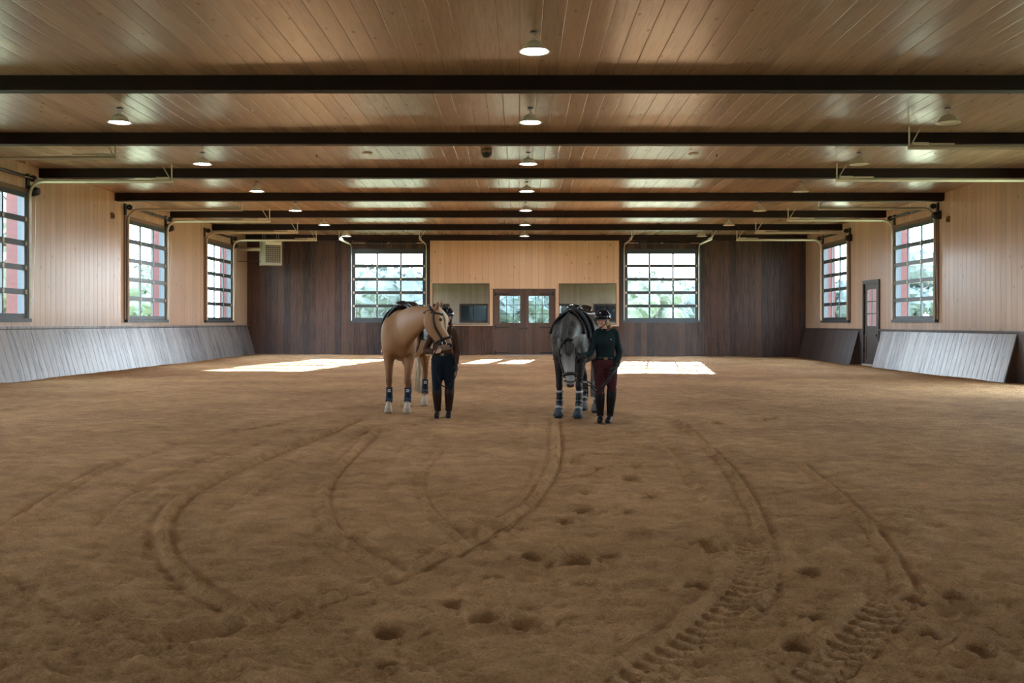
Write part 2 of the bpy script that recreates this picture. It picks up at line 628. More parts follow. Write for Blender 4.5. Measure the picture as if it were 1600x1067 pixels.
PRINTS = [(1115, 658), (1065, 667), (1190, 655), (1205, 650), (930, 678), (940, 686), (985, 675), (1000, 695), (980, 711), (1012, 697),
          (925, 711), (900, 722), (990, 729), (985, 750), (1018, 777), (980, 802), (910, 798), (935, 734), (917, 745), (915, 772),
          (880, 815), (840, 870), (870, 852), (900, 877), (950, 867), (918, 911), (1000, 835), (1120, 857), (1100, 850), (1270, 897),
          (1095, 915), (770, 900), (710, 945), (762, 967), (822, 972), (605, 990), (1435, 938), (1490, 936), (1450, 985), (1250, 1005),
          (605, 1045), (590, 722), (680, 682), (650, 664), (760, 632), (725, 642), (740, 655), (780, 825), (705, 690), (1530, 1010),
          (715, 660), (735, 634), (1050, 700), (835, 760), (640, 700), (1275, 968)]


def densify(pts, step=0.04):
    g = [gp(*p) for p in pts]
    g = catmull(g, 14)
    out = []
    for i in range(len(g) - 1):
        d = g[i + 1] - g[i]
        n = max(1, int(np.hypot(*d) / step))
        for k in range(n):
            out.append(g[i] + d * k / n)
    out.append(g[-1])
    return np.array(out)


def make_floor():
    pys = np.concatenate([np.arange(1150, 760, -1.15), np.arange(760, 640, -1.0), np.arange(640, 552, -0.8)])
    ys = CAMZ * FOC / (pys - CY)
    ys = ys[ys < YB - 0.05]
    ys = np.concatenate([np.linspace(YF, ys[0] - 0.15, 24), ys, [YB - 0.02]])
    NF = 640
    s = np.linspace(-1, 1, NF)
    X = np.zeros((len(ys), NF + 24))
    Y = np.zeros_like(X)
    for i, y in enumerate(ys):
        yy = max(y, 3.0)
        lo, hi = max(XL + 0.01, -0.56 * yy - 0.7), min(XR - 0.01, 0.55 * yy + 0.7)
        row = lo + (hi - lo) * (s + 1) / 2
        left = np.linspace(XL, lo, 13)[:-1]
        right = np.linspace(hi, XR, 13)[1:]
        X[i] = np.concatenate([left, row, right])
        Y[i] = y
    Z = floor_z(X, Y)
    near = np.clip((14 - Y) / 10, 0, 1)
    # loose, harrowed footing: lumps drawn out sideways
    Z += 0.035 * vnoise(X * 0.5, Y * 0.5, 1)
    Zsmooth = Z.ravel().copy()
    Z += 0.020 * vnoise(X * 2.2, Y * 4.5, 2) * (0.5 + 0.9 * near)
    rip = vnoise(X * 5.0, Y * 15.0 + 2.5 * vnoise(X * 1.2, Y * 1.2, 9), 3)
    Z += 0.034 * rip * (0.35 + 0.9 * near)
    Z += 0.023 * vnoise(X * 13, Y * 26, 4) * (0.4 + 0.8 * near)
    Z += 0.014 * vnoise(X * 33, Y * 50, 5) * (0.3 + near)
    Z += 0.007 * vnoise(X * 70, Y * 95, 6) * near
    # long drag grooves towards the far end
    ang = np.arctan2(X - 0.3, Y + 14)
    Z += 0.010 * np.sin(ang * 160 + 3 * vnoise(X * 0.3, Y * 0.15, 12)) * np.clip((Y - 9) / 10, 0, 1) * (0.6 + vnoise(X * 0.4, Y * 0.1, 15))

    flat_x, flat_y = X.ravel(), Y.ravel()
    Zf = Z.ravel()

    def near_poly(poly, reach):
        best = np.full(flat_x.shape, 1e9)
        sgn = np.zeros_like(best)
        arc = np.zeros_like(best)
        acc = np.concatenate([[0], np.cumsum(np.hypot(np.diff(poly[:, 0]), np.diff(poly[:, 1])))])
        x0, x1 = poly[:, 0].min() - reach, poly[:, 0].max() + reach
        y0, y1 = poly[:, 1].min() - reach, poly[:, 1].max() + reach
        sel = np.where((flat_x > x0) & (flat_x < x1) & (flat_y > y0) & (flat_y < y1))[0]
        for c in range(0, len(sel), 20000):
            q = sel[c:c + 20000]
            dx = flat_x[q][:, None] - poly[None, :, 0]
            dy = flat_y[q][:, None] - poly[None, :, 1]
            d2 = dx * dx + dy * dy
            k = d2.argmin(1)
            best[q] = np.sqrt(d2[np.arange(len(q)), k])
            k0 = np.clip(k, 0, len(poly) - 2)
            tx = poly[k0 + 1, 0] - poly[k0, 0]
            ty = poly[k0 + 1, 1] - poly[k0, 1]
            ddx = dx[np.arange(len(q)), k]
            ddy = dy[np.arange(len(q)), k]
            sgn[q] = np.sign(tx * ddy - ty * ddx)
            arc[q] = acc[k]
        return best, sgn, arc

    for (pts, hgt, wid) in RIDGES:
        lanes = hgt >= 0.018
        hgt, wid = hgt * 1.15, wid * 0.62
        poly = densify(pts, 0.06)
        if len(poly) > 700:
            poly = poly[::len(poly) // 700 + 1]
        d, sg, arc = near_poly(poly, 1.6 if lanes else 0.6)
        ok = d < (1.6 if lanes else 0.6)
        s_ = d * sg
        wob = 0.7 + 0.6 * (vnoise(arc * 2.0, arc * 0, 21) + 0.5)
        prof = np.exp(-(s_ / wid) ** 2) - 0.9 * np.exp(-((s_ - 2.0 * wid) / (1.2 * wid)) ** 2) - 0.5 * np.exp(-((s_ + 2.2 * wid) / (1.2 * wid)) ** 2)
        Zf[ok] += (hgt * prof * wob)[ok]
        if lanes:
            fade = np.exp(-(s_ / 0.85) ** 2) * np.clip((flat_y - 5) / 2, 0, 1)
            Zf[ok] += (0.006 * np.cos(2 * math.pi * s_ / 0.33) * fade * (0.4 + wob))[ok]
    for pts in TREADS:
        poly = densify(pts, 0.02)
        d, sg, arc = near_poly(poly, 0.3)
        ok = d < 0.28
        s_ = d * sg
        w = 0.12
        inside = np.clip((w - d) / 0.03, 0, 1)
        edge = np.exp(-((d - w - 0.02) / 0.025) ** 2)
        lug = (np.sin((arc * 2 * math.pi / 0.12) + 22 * d * np.where(s_ > 0, 1, 1)) > 0.1) * 1.0
        fade = np.clip(arc / 0.8, 0, 1)
        add = (-0.016 * inside + 0.016 * lug * inside + 0.012 * edge) * fade
        flat = (0.75 * inside * fade)[ok]
        Zf[ok] = Zf[ok] * (1 - flat) + Zsmooth[ok] * flat + add[ok]
    rng = np.random.RandomState(4)
    for (px, py) in PRINTS:
        gx, gy = gp(px, py)
        L_ = 0.065 + 0.03 * rng.rand()
        a = rng.rand() * 0.8 - 0.4
        dx, dy = flat_x - gx, flat_y - gy
        sel = np.where((abs(dx) < 0.5) & (abs(dy) < 0.5))[0]
        ux = dx[sel] * math.cos(a) + dy[sel] * math.sin(a)
        uy = -dx[sel] * math.sin(a) + dy[sel] * math.cos(a)
        r = np.sqrt((ux / L_) ** 2 + (uy / (L_ * 1.1)) ** 2)
        r = r * (1 + 0.25 * vnoise(ux * 25 + gx, uy * 25, 31))
        dep = -0.072 * np.clip(1.15 - r, 0, 1) ** 0.5 + 0.024 * np.exp(-((r - 1.35) / 0.28) ** 2)
        Zf[sel] += dep
    # banked a little against the walls
    ni, nj = X.shape
    verts = np.stack([flat_x, flat_y, Zf], 1)
    ii, jj = np.meshgrid(np.arange(ni - 1), np.arange(nj - 1), indexing='ij')
    k = (ii * nj + jj).ravel()
    faces = np.stack([k, k + 1, k + nj + 1, k + nj], 1)
    me = bpy.data.meshes.new('floor')
    me.vertices.add(len(verts))
    me.vertices.foreach_set('co', verts.astype(np.float32).ravel())
    me.loops.add(faces.size)
    me.loops.foreach_set('vertex_index', faces.astype(np.int32).ravel())
    me.polygons.add(len(faces))
    me.polygons.foreach_set('loop_start', np.arange(0, faces.size, 4, dtype=np.int32))
    me.polygons.foreach_set('loop_total', np.full(len(faces), 4, dtype=np.int32))
    me.polygons.foreach_set('use_smooth', np.ones(len(faces), dtype=bool))
    me.update(calc_edges=True)
    me.validate()
    o = bpy.data.objects.new('floor', me)
    COL.objects.link(o)
    me.materials.append(M_sand)
    struct(o, 'harrowed brown sand floor of the arena')


make_floor()


# ------------------------------------------------------------------ shell
def wall_with_holes(u0, u1, z0, z1, holes, to3, t):
    """solid slab, local u (along) / z (up) / depth 0..t, through to3(u, d, z)"""
    us = sorted({u0, u1} | {h[i] for h in holes for i in (0, 1)})
    zs = sorted({z0, z1} | {min(max(h[i], z0), z1) for h in holes for i in (2, 3)})
    us = [u for u in us if u0 <= u <= u1]
    nu, nz = len(us) - 1, len(zs) - 1

    def solid(i, j):
        if i < 0 or j < 0 or i >= nu or j >= nz:
            return False
        cu, cz = (us[i] + us[i + 1]) / 2, (zs[j] + zs[j + 1]) / 2
        return not any(h[0] < cu < h[1] and h[2] < cz < h[3] for h in holes)
    mb = MB()
    ids = {}

    def vid(i, j, d):
        k = (i, j, d)
        if k not in ids:
            ids[k] = len(mb.v)
            mb.v.append(tuple(to3(us[i], d * t, zs[j])))
        return ids[k]
    for i in range(nu):
        for j in range(nz):
            if not solid(i, j):
                continue
            for d in (0, 1):
                mb.f.append((vid(i, j, d), vid(i + 1, j, d), vid(i + 1, j + 1, d), vid(i, j + 1, d)))
            for (di, dj, e) in ((-1, 0, ((i, j), (i, j + 1))), (1, 0, ((i + 1, j), (i + 1, j + 1))),
                                (0, -1, ((i, j), (i + 1, j))), (0, 1, ((i, j + 1), (i + 1, j + 1)))):
                if not solid(i + di, j + dj):
                    (a0, b0), (a1, b1) = e
                    mb.f.append((vid(a0, b0, 0), vid(a1, b1, 0), vid(a1, b1, 1), vid(a0, b0, 1)))
    return mb


struct(wall_with_holes(YF - TW, YB + TW, -0.6, ZC, L_WINS, lambda u, d, z: (XL - d, u, z), TW).build('wall_left', M_side), 'pale pine boarded left wall')
struct(wall_with_holes(YF - TW, YB + TW, -0.6, ZC, R_WINS + [R_DOOR], lambda u, d, z: (XR + d, u, z), TW).build('wall_right', M_side), 'pale pine boarded right wall')
struct(wall_with_holes(XL, XR, -0.6, ZC, B_WINS + [B_DOOR], lambda u, d, z: (u, YB + d, z), TW).build('wall_back', M_dark), 'dark stained boarded end wall')
struct(wall_with_holes(XL, XR, -0.6, ZC, [], lambda u, d, z: (u, YF - d, z), TW).build('wall_rear', M_rearpine), 'pine boarded wall behind the viewer')
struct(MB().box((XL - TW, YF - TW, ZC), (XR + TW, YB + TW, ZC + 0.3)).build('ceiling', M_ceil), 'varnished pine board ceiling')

# ceiling beams
ORD = ['first', 'second', 'third', 'fourth', 'fifth', 'sixth', 'seventh', 'eighth', 'ninth']
n_trim = 1
for k in range(-3, 8):
    yc = (k + 2.33) * U + 0.1
    if k == 7:
        yc = YB - 0.13
    o = MB().box((XL, yc - 0.125, ZC - 0.24), (XR, yc + 0.125, ZC)).build('trim_%d' % n_trim, M_beam)
    n_trim += 1
    if 1 <= k <= 6:
        struct(o, 'dark stained ceiling beam, %s in view from the viewer' % ORD[k - 1])
    elif k == 7:
        struct(o, 'dark beam along the top of the end wall')
    else:
        struct(o, 'dark ceiling beam above the viewer')

# pine panel in the middle of the end wall, around mirrors and doors
PX0, PX1 = -4.08, 4.52
MIR = [(-3.965, -1.37, 1.40, 3.27), (1.78, 4.40, 1.40, 3.27)]
mb = wall_with_holes(PX0, PX1, ZW - 0.02, ZC - 0.24, MIR + [(-1.225, 1.63, 0, 3.03)], lambda u, d, z: (u, YB - 0.05 + d, z), 0.05)
o = struct(mb.build('trim_%d' % n_trim, M_panel), 'knotty pine panel above the double doors')
n_trim += 1
for i, (a, b_, z0, z1) in enumerate(MIR):
    r = empty('wall_mirror', ((a + b_) / 2, YB - 0.03, z0))
    c = r.location
    MB().box((a - c.x, 0.0, 0), (b_ - c.x, 0.02, z1 - z0)).build('mirror_glass', M_mirror, r)
    f = MB()
    w = 0.025
    f.box((a - c.x, -0.012, 0), (b_ - c.x, -0.001, w)).box((a - c.x, -0.012, z1 - z0 - w), (b_ - c.x, -0.001, z1 - z0))
    f.box((a - c.x, -0.012, w), (a - c.x + w, -0.001, z1 - z0 - w)).box((b_ - c.x - w, -0.012, w), (b_ - c.x, -0.001, z1 - z0 - w))
    f.build('mirror_edge', M_black, r)
    tag(r, ['large wall mirror left of the double doors, behind the palomino', 'large wall mirror right of the double doors, behind the grey horse'][i], 'mirror', 'arena mirrors')

# wainscot and kick boards
CAPT = 0.07


def zfl(x):
    return -0.0065 * x


def kick(name, x_wall, sgn, y0, y1, mat, label, ztop, parent=None):
    """sloping boards leaning against the wall"""
    mb = MB()
    xb, xt = x_wall + sgn * 0.42, x_wall + sgn * 0.05
    th = 0.03 * sgn
    zb = zfl(x_wall) - 0.12
    n = max(2, int(abs(y1 - y0) / 0.5))
    p = [(xb, zb), (xt, ztop), (xt - th, ztop), (xb - th * 1.2, zb)]
    vs = [(x, y, z) for y in (y0, y1) for (x, z) in p]
    fs = [(0, 1, 5, 4), (1, 2, 6, 5), (2, 3, 7, 6), (3, 0, 4, 7), (0, 3, 2, 1), (4, 5, 6, 7)]
    mb.add(vs, fs)
    o = mb.build(name, mat, parent)
    return o


def gusset(x_wall, sgn, y, ztop, parent):
    zb = zfl(x_wall) - 0.12
    xb, xt = x_wall + sgn * 0.385, x_wall + sgn * 0.03
    t = 0.04
    vs = [(xb, y, zb), (x_wall + sgn * 0.005, y, zb), (x_wall + sgn * 0.005, y, ztop - 0.02), (xt, y, ztop - 0.02)]
    vs += [(x, yy + t, z) for (x, yy, z) in vs]
    MB().add(vs, [(0, 1, 2, 3), (7, 6, 5, 4), (0, 4, 5, 1), (1, 5, 6, 2), (2, 6, 7, 3), (3, 7, 4, 0)]).build('gusset', M_doorwood, parent)


ZWL, ZWR = 1.33, 1.20
bl = struct(MB().box((XL, YF, -0.4), (XL + 0.03, YB, ZWL - 0.005)).build('baseboard_left', M_darkside), 'dark wainscot along the left wall')
kick('kick_board', XL, 1, YF + 0.02, YB - 0.01, M_kick, '', ZWL - 0.03, bl)
MB().box((XL, YF, ZWL - 0.005), (XL + 0.075, YB, ZWL + 0.05)).build('cap_rail', M_kick, bl)

br = empty('baseboard_right', (0, 0, 0))
struct(br, 'dark wainscot and sloping kick boards along the right wall')
mbw = wall_with_holes(YF, YB, -0.4, ZWR - 0.005, [(R_WINS[0][0] - 0.05, R_WINS[0][1] + 0.05, -0.5, 2), (R_DOOR[0] - 0.12, R_DOOR[1] + 0.12, -0.5, 2)],
                      lambda u, d, z: (XR - d, u, z), 0.03)
mbw.build('wainscot', M_darkside, br)
kick('kick_board', XR, -1, 25.75, 35.35, M_kick, '', ZWR - 0.03, br)
kick('kick_board', XR, -1, 37.75, YB - 0.01, M_darkside, '', ZWR - 0.03, br)
kick('kick_board', XR, -1, YF + 0.02, 19.0, M_kick, '', ZWR - 0.03, br)
for yy in (25.78, 35.28, 37.78, 18.93):
    gusset(XR, -1, yy, ZWR - 0.03, br)
for (a, b_) in ((YF, R_WINS[0][0] - 0.05), (R_WINS[0][1] + 0.05, R_DOOR[0] - 0.12), (R_DOOR[1] + 0.12, YB)):
    MB().box((XR - 0.075, a, ZWR - 0.005), (XR, b_, ZWR + 0.05)).build('cap_rail', M_darkside, br)

bb = empty('baseboard_back', (0, 0, 0))
struct(bb, 'dark vertical board wainscot under the end wall windows')
for (a, b_, zt) in ((XL + 0.05, -1.225, ZWL), (1.63, XR - 0.05, ZWR + 0.02)):
    MB().box((a, YB - 0.09, -0.4), (b_, YB, zt - 0.03)).build('wainscot', M_dark, bb)
    MB().box((a, YB - 0.12, zt - 0.03), (b_, YB, zt + 0.02)).build('cap_rail', M_dark, bb)


# ------------------------------------------------------------------ sectional glass windows
def sect_window(num, to3, w, z0, z1, side, label, hang_len=3.7, hoist=None, rows=5, cols=3, chain=True, casing=M_casing, full=True):
    """to3(u, d, z): u along the wall 0..w, d into the room (positive) from the wall face"""
    root = empty('window_%d' % num)
    struct(root, label)

    def bx(mb, u0, u1, d0, d1, za, zb):
        vs = [to3(u, d, z) for z in (za, zb) for (u, d) in ((u0, d0), (u1, d0), (u1, d1), (u0, d1))]
        mb.add(vs, [(0, 3, 2, 1), (4, 5, 6, 7), (0, 1, 5, 4), (1, 2, 6, 5), (2, 3, 7, 6), (3, 0, 4, 7)])

    def tb(mb, pts, r, n=8):
        mb.tube([to3(*p) for p in pts], r, n)
    d0, d1 = -0.02, 0.05           # the door leaf hangs just inside the opening
    H = z1 - z0
    fr = MB()
    st, rl = 0.115, 0.11
    bx(fr, -0.04, st - 0.03, d0, d1, z0, z1)
    bx(fr, w - st + 0.03, w + 0.04, d0, d1, z0, z1)
    for r in range(rows + 1):
        zc = z0 + 0.06 + (H - 0.12) * r / rows
        h = 0.06 if r in (0, rows) else rl * 0.62
        bx(fr, st - 0.03, w - st + 0.03, d0, d1, zc - h, zc + h)
    for c in range(1, cols):
        uc = w * c / cols
        for r in range(rows):
            za = z0 + 0.06 + (H - 0.12) * r / rows + rl * 0.6
            zb = z0 + 0.06 + (H - 0.12) * (r + 1) / rows - rl * 0.6
            bx(fr, uc - 0.036, uc + 0.036, d0 + 0.005, d1 - 0.01, za - 0.02, zb + 0.02)
    fr.build('window_frame', M_frame, root)
    g = MB()
    for c in range(cols):
        for r in range(rows):
            u0, u1 = max(w * c / cols, 0.055) , min(w * (c + 1) / cols, w - 0.055)
            za = z0 + 0.06 + (H - 0.12) * r / rows
            zb = z0 + 0.06 + (H - 0.12) * (r + 1) / rows
            dm = 0.012
            g.add([to3(u0, dm, za), to3(u1, dm, za), to3(u1, dm, zb), to3(u0, dm, zb)], [(0, 1, 2, 3)])
    g.build('glass', M_glass, root)
    hg = MB()
    for r in range(1, rows):
        zc = z0 + 0.06 + (H - 0.12) * r / rows
        for u in (0.01, w / 3, 2 * w / 3, w - 0.01):
            bx(hg, u - 0.035, u + 0.035, d1, d1 + 0.012, zc - 0.05, zc + 0.05)
    hg.build('hinge', M_galv, root)
    s = MB()
    bx(s, -0.16, w + 0.16, 0.002, 0.12, z0 - 0.09, z0 - 0.005)
    if z0 > 0.5:
        s.build('window_sill', M_frame, root)
    cs = MB()
    bx(cs, -0.19, -0.045, 0.002, 0.03, z0 - 0.0, z1 + 0.12)
    bx(cs, w + 0.045, w + 0.19, 0.002, 0.03, z0 - 0.0, z1 + 0.12)
    bx(cs, -0.045, w + 0.045, 0.002, 0.03, z1 + 0.0, z1 + 0.12)
    cs.build('window_casing', casing, root)
    jb = MB()
    bx(jb, -0.02, 0.015, -TW - 0.02, -0.03, z0, z1)
    bx(jb, w - 0.015, w + 0.02, -TW - 0.02, -0.03, z0, z1)
    jb.build('window_jamb', M_jamb, root)
    # tracks: up the jamb, round a curve and out under the ceiling
    R = 0.34
    zt = 5.03
    for u in (-0.085, w + 0.085):
        t = MB()
        pts = [(u, 0.10, z0), (u, 0.10, zt - R)]
        for k in range(1, 9):
            a = math.pi / 2 * k / 8
            pts.append((u, 0.10 + R * (1 - math.cos(a)), zt - R + R * math.sin(a)))
        pts.append((u, hang_len, zt))
        P3 = [Vector(to3(*p)) for p in pts]
        upr = Vector(to3(1, 0, 0)) - Vector(to3(0, 0, 0))
        t.loft(P3, [(0.045, 0.022)] * len(P3), upr, 4)
        tr = t.build('track', M_galv, root)
        h = MB()
        tb(h, [(u, hang_len - 0.03, zt), (u, hang_len - 0.03, ZC - 0.005)], 0.018, 6)
        tb(h, [(u, hang_len - 0.05, zt + 0.02), (u + 0.25, hang_len - 0.35, ZC - 0.005)], 0.012, 6)
        h.build('hanger', M_galv, tr)
        sp = MB()
        tb(sp, [(u, hang_len - 0.95, zt + 0.075), (u, hang_len - 0.3, zt + 0.075)], 0.016, 6)
        bx(sp, u - 0.03, u + 0.03, hang_len - 0.42, hang_len - 0.1, zt + 0.045, zt + 0.10)
        sp.build('bumper_spring', M_galv, tr)
    sh = MB()
    zs = 5.10
    if zs < ZC:
        tb(sh, [(-0.2, 0.17, zs), (w + 0.2, 0.17, zs)], 0.015)
        sh.build('torsion_shaft', M_steel, root)
        co = MB()
        tb(co, [(0.55, 0.17, zs), (w * 0.5 - 0.05, 0.17, zs)], 0.042, 10)
        tb(co, [(w * 0.5 + 0.05, 0.17, zs), (w - 0.35, 0.17, zs)], 0.042, 10)
        co.build('torsion_spring', M_black, root)
        for u in (-0.13, w + 0.13):
            dr = MB()
            tb(dr, [(u - 0.05, 0.17, zs), (u + 0.05, 0.17, zs)], [0.085, 0.085], 14)
            bx(dr, u - 0.07, u + 0.07, 0.002, 0.05, zs - 0.24, zs + 0.12)
            dr.build('cable_drum', M_black, root)
    if hoist is not None:
        u = w + 0.27 if hoist > 0 else -0.27
        q = MB()
        bx(q, u - 0.09, u + 0.09, 0.002, 0.1, zs - 0.42, zs - 0.16)
        tb(q, [(u, 0.10, zs - 0.30), (u, 0.24, zs - 0.30)], [0.13, 0.09], 14)
        q.build('chain_hoist', M_black, root)
        q = MB()
        tb(q, [(u, 0.16, zs - 0.42), (u, 0.14, zs - 1.6), (u - 0.02, 0.1, 2.1), (u - 0.06, 0.08, 1.9)], 0.007, 5)
        q.build('pull_chain', M_steel, root)
    return root


wn_i = 1
names_L = ['glazed sectional window on the left wall, cut by the photo edge', 'glazed sectional window on the left wall, second from the end wall',
           'glazed sectional window on the left wall nearest the end wall', 'added glazed sectional window, unseen, on the left wall beside the viewer', 'added glazed sectional window, unseen, on the left wall next to the viewer', 'added glazed sectional window, unseen, on the left wall behind the viewer']
for (a, b_, z0, z1), lb in zip(L_WINS, names_L):
    sect_window(wn_i, lambda u, d, z, a=a: (XL + d, a + u, z), b_ - a, z0, z1, 'L', lb, 3.7, hoist=1)
    wn_i += 1
names_R = ['tall glazed sectional door on the right wall, cut by the photo edge', 'glazed sectional window on the right wall, nearer side of the narrow door',
           'glazed sectional window on the right wall nearest the end wall', 'added glazed sectional window, unseen, on the right wall beside the viewer', 'added glazed sectional window, unseen, on the right wall next to the viewer', 'added glazed sectional window, unseen, on the right wall behind the viewer']
for i, ((a, b_, z0, z1), lb) in enumerate(zip(R_WINS, names_R)):
    sect_window(wn_i, lambda u, d, z, a=a: (XR - d, a + u, z), b_ - a, z0, z1, 'R', lb, 5.15 if i == 0 else 3.75, hoist=-1 if i else None,
                rows=7 if i == 0 else 5)
    wn_i += 1
for (a, b_, z0, z1), lb in zip(B_WINS, ['glazed sectional window in the end wall, behind the palomino', 'glazed sectional window in the end wall, right of the pine panel']):
    sect_window(wn_i, lambda u, d, z, a=a: (a + u, YB - d, z), b_ - a, z0, z1, 'B', lb, 3.2, hoist=None, casing=M_frame)
    wn_i += 1

# ------------------------------------------------------------------ doors
# double doors in the middle of the end wall
d1 = empty('door_1')
struct(d1, 'pair of dark wooden doors with small paned windows in the end wall')
f = MB()
f.box((-1.225, YB - 0.07, -0.1), (-1.10, YB + 0.02, 3.03)).box((1.51, YB - 0.07, -0.1), (1.63, YB + 0.02, 3.03)).box((-1.10, YB - 0.07, 2.87), (1.51, YB + 0.02, 3.03))
f.build('door_frame', M_doorwood, d1)
for (x0, x1, w0, w1) in ((-1.10, 0.20, -0.904, 0.02), (0.203, 1.51, 0.41, 1.33)):
    lf = wall_with_holes(x0, x1, 0.03, 2.87, [(w0, w1, 1.475, 2.70)], lambda u, d, z: (u, YB - 0.03 + d, z), 0.05).build('door_leaf', M_doorwood, d1)
    t = MB()
    t.box((x0, YB - 0.05, 2.705), (x1, YB - 0.03, 2.87)).box((x0, YB - 0.05, 0.03), (x1, YB - 0.03, 0.2))
    t.box((x0, YB - 0.05, 1.12), (x1, YB - 0.03, 1.43))
    t.box((x0, YB - 0.05, 0.2), (x0 + 0.15, YB - 0.03, 1.12)).box((x1 - 0.15, YB - 0.05, 0.2), (x1, YB - 0.03, 1.12))
    t.box((x0, YB - 0.05, 1.43), (w0 - 0.02, YB - 0.03, 2.705)).box((w1 + 0.02, YB - 0.05, 1.43), (x1, YB - 0.03, 2.705))
    t.build('rail', M_doorwood, lf)
    mu = MB()
    for k in (1, 2):
        xx = w0 + (w1 - w0) * k / 3
        mu.box((xx - 0.013, YB - 0.035, 1.475), (xx + 0.013, YB + 0.005, 2.70))
        zz = 1.475 + (2.70 - 1.475) * k / 3
        mu.box((w0, YB - 0.034, zz - 0.013), (w1, YB + 0.004, zz + 0.013))
    mu.build('muntin', M_frame, lf)
    MB().box((w0, YB - 0.012, 1.475), (w1, YB - 0.008, 2.70)).build('glass', M_glass, lf)
    out = x0 if x0 < 0 else x1
    s = 1 if x0 < 0 else -1
    for zz in (2.79, 1.27, 0.12):
        h = MB()
        h.box((min(out, out + s * 0.62), YB - 0.062, zz - 0.03), (max(out, out + s * 0.62), YB - 0.05, zz + 0.03))
        h.box((out - 0.05, YB - 0.085, zz - 0.09), (out + 0.05, YB - 0.05, zz + 0.09))
        h.build('strap_hinge', M_black, lf)
MB().box((0.165, YB - 0.055, 0.03), (0.24, YB - 0.028, 2.87)).build('astragal', M_doorwood, d1)
h = MB()
h.box((-0.06, YB - 0.075, 1.20), (0.17, YB - 0.05, 1.25)).box((0.07, YB - 0.1, 1.19), (0.12, YB - 0.05, 1.26)).box((0.25, YB - 0.07, 1.17), (0.34, YB - 0.05, 1.27))
h.build('latch', M_black, d1)
MB().box((-1.1, YB - 0.1, -0.1), (1.51, YB + 0.05, 0.028)).build('threshold', M_threshold, d1)

# narrow door in the right wall
d2 = empty('door_2')
struct(d2, 'narrow dark door with a paned window in the right wall')
ya, yb, _, zt = R_DOOR
f = MB()
f.box((XR - 0.06, ya - 0.12, -0.2), (XR + 0.02, ya, zt + 0.13)).box((XR - 0.06, yb, -0.2), (XR + 0.02, yb + 0.12, zt + 0.13)).box((XR - 0.06, ya, zt), (XR + 0.02, yb, zt + 0.13))
f.build('door_frame', M_sidedoor, d2)
wy0, wy1, wz0, wz1 = ya + 0.27, yb - 0.27, 1.36, 2.72
lf = wall_with_holes(ya, yb, -0.08, zt, [(wy0, wy1, wz0, wz1)], lambda u, d, z: (XR + 0.0 + d, u, z), 0.05).build('door_leaf', M_sidedoor, d2)
mu = MB()
mu.box((XR + 0.0, (wy0 + wy1) / 2 - 0.02, wz0), (XR + 0.04, (wy0 + wy1) / 2 + 0.02, wz1))
for k in (1, 2):
    zz = wz0 + (wz1 - wz0) * k / 3
    mu.box((XR + 0.001, wy0, zz - 0.018), (XR + 0.041, wy1, zz + 0.018))
mu.build('muntin', M_black, lf)
MB().box((XR + 0.02, wy0, wz0), (XR + 0.024, wy1, wz1)).build('glass', M_glass, lf)
t = MB()
t.box((XR - 0.02, ya, 0.95), (XR, yb, 1.15)).box((XR - 0.02, ya, -0.08), (XR, yb, 0.12)).box((XR - 0.02, ya, 0.12), (XR, ya + 0.16, 0.95)).box((XR - 0.02, yb - 0.16, 0.12), (XR, yb, 0.95))
t.build('rail', M_sidedoor, lf)
h = MB()
for zz in (2.62, 1.1, 1.0 - 0.55):
    h.box((XR - 0.075, yb - 0.03, zz - 0.07), (XR - 0.02, yb + 0.05, zz + 0.07))
h.box((XR - 0.09, ya + 0.06, 0.98), (XR - 0.03, ya + 0.3, 1.05)).box((XR - 0.05, ya + 0.06, 0.9), (XR - 0.02, ya + 0.16, 1.12))
h.build('door_handle', M_black, lf)
MB().box((XR - 0.12, ya, -0.2), (XR + 0.05, yb, -0.055)).build('threshold', M_threshold, d2)

# observation windows in the wall behind the viewer (seen in the mirrors)
for (x0, x1) in ((-8.5, -6.8), (-5.86, -3.1), (3.0, 5.3), (7.15, 9.4)):
    r = empty('window_%d' % wn_i)
    wn_i += 1
    struct(r, 'dark framed observation window in the wall behind the viewer')
    z0, z1 = 1.5, 3.35
    f = MB()
    t = 0.16
    f.box((x0, YF, z0), (x1, YF + 0.06, z0 + t)).box((x0, YF, z1 - t), (x1, YF + 0.06, z1))
    f.box((x0, YF, z0 + t), (x0 + t, YF + 0.06, z1 - t)).box((x1 - t, YF, z0 + t), (x1, YF + 0.06, z1 - t))
    f.box(((x0 + x1) / 2 - 0.04, YF, z0 + t), ((x0 + x1) / 2 + 0.04, YF + 0.05, z1 - t))
    f.build('window_frame', M_doorwood, r)
    MB().box((x0 + t, YF + 0.002, z0 + t), (x1 - t, YF + 0.02, z1 - t)).build('glass', M_obsglass, r)
MB_b = MB().box((XL + 0.5, YF, -0.4), (XR - 0.5, YF + 0.03, ZW))
struct(MB_b.build('baseboard_rear', M_dark), 'dark wainscot behind the viewer')


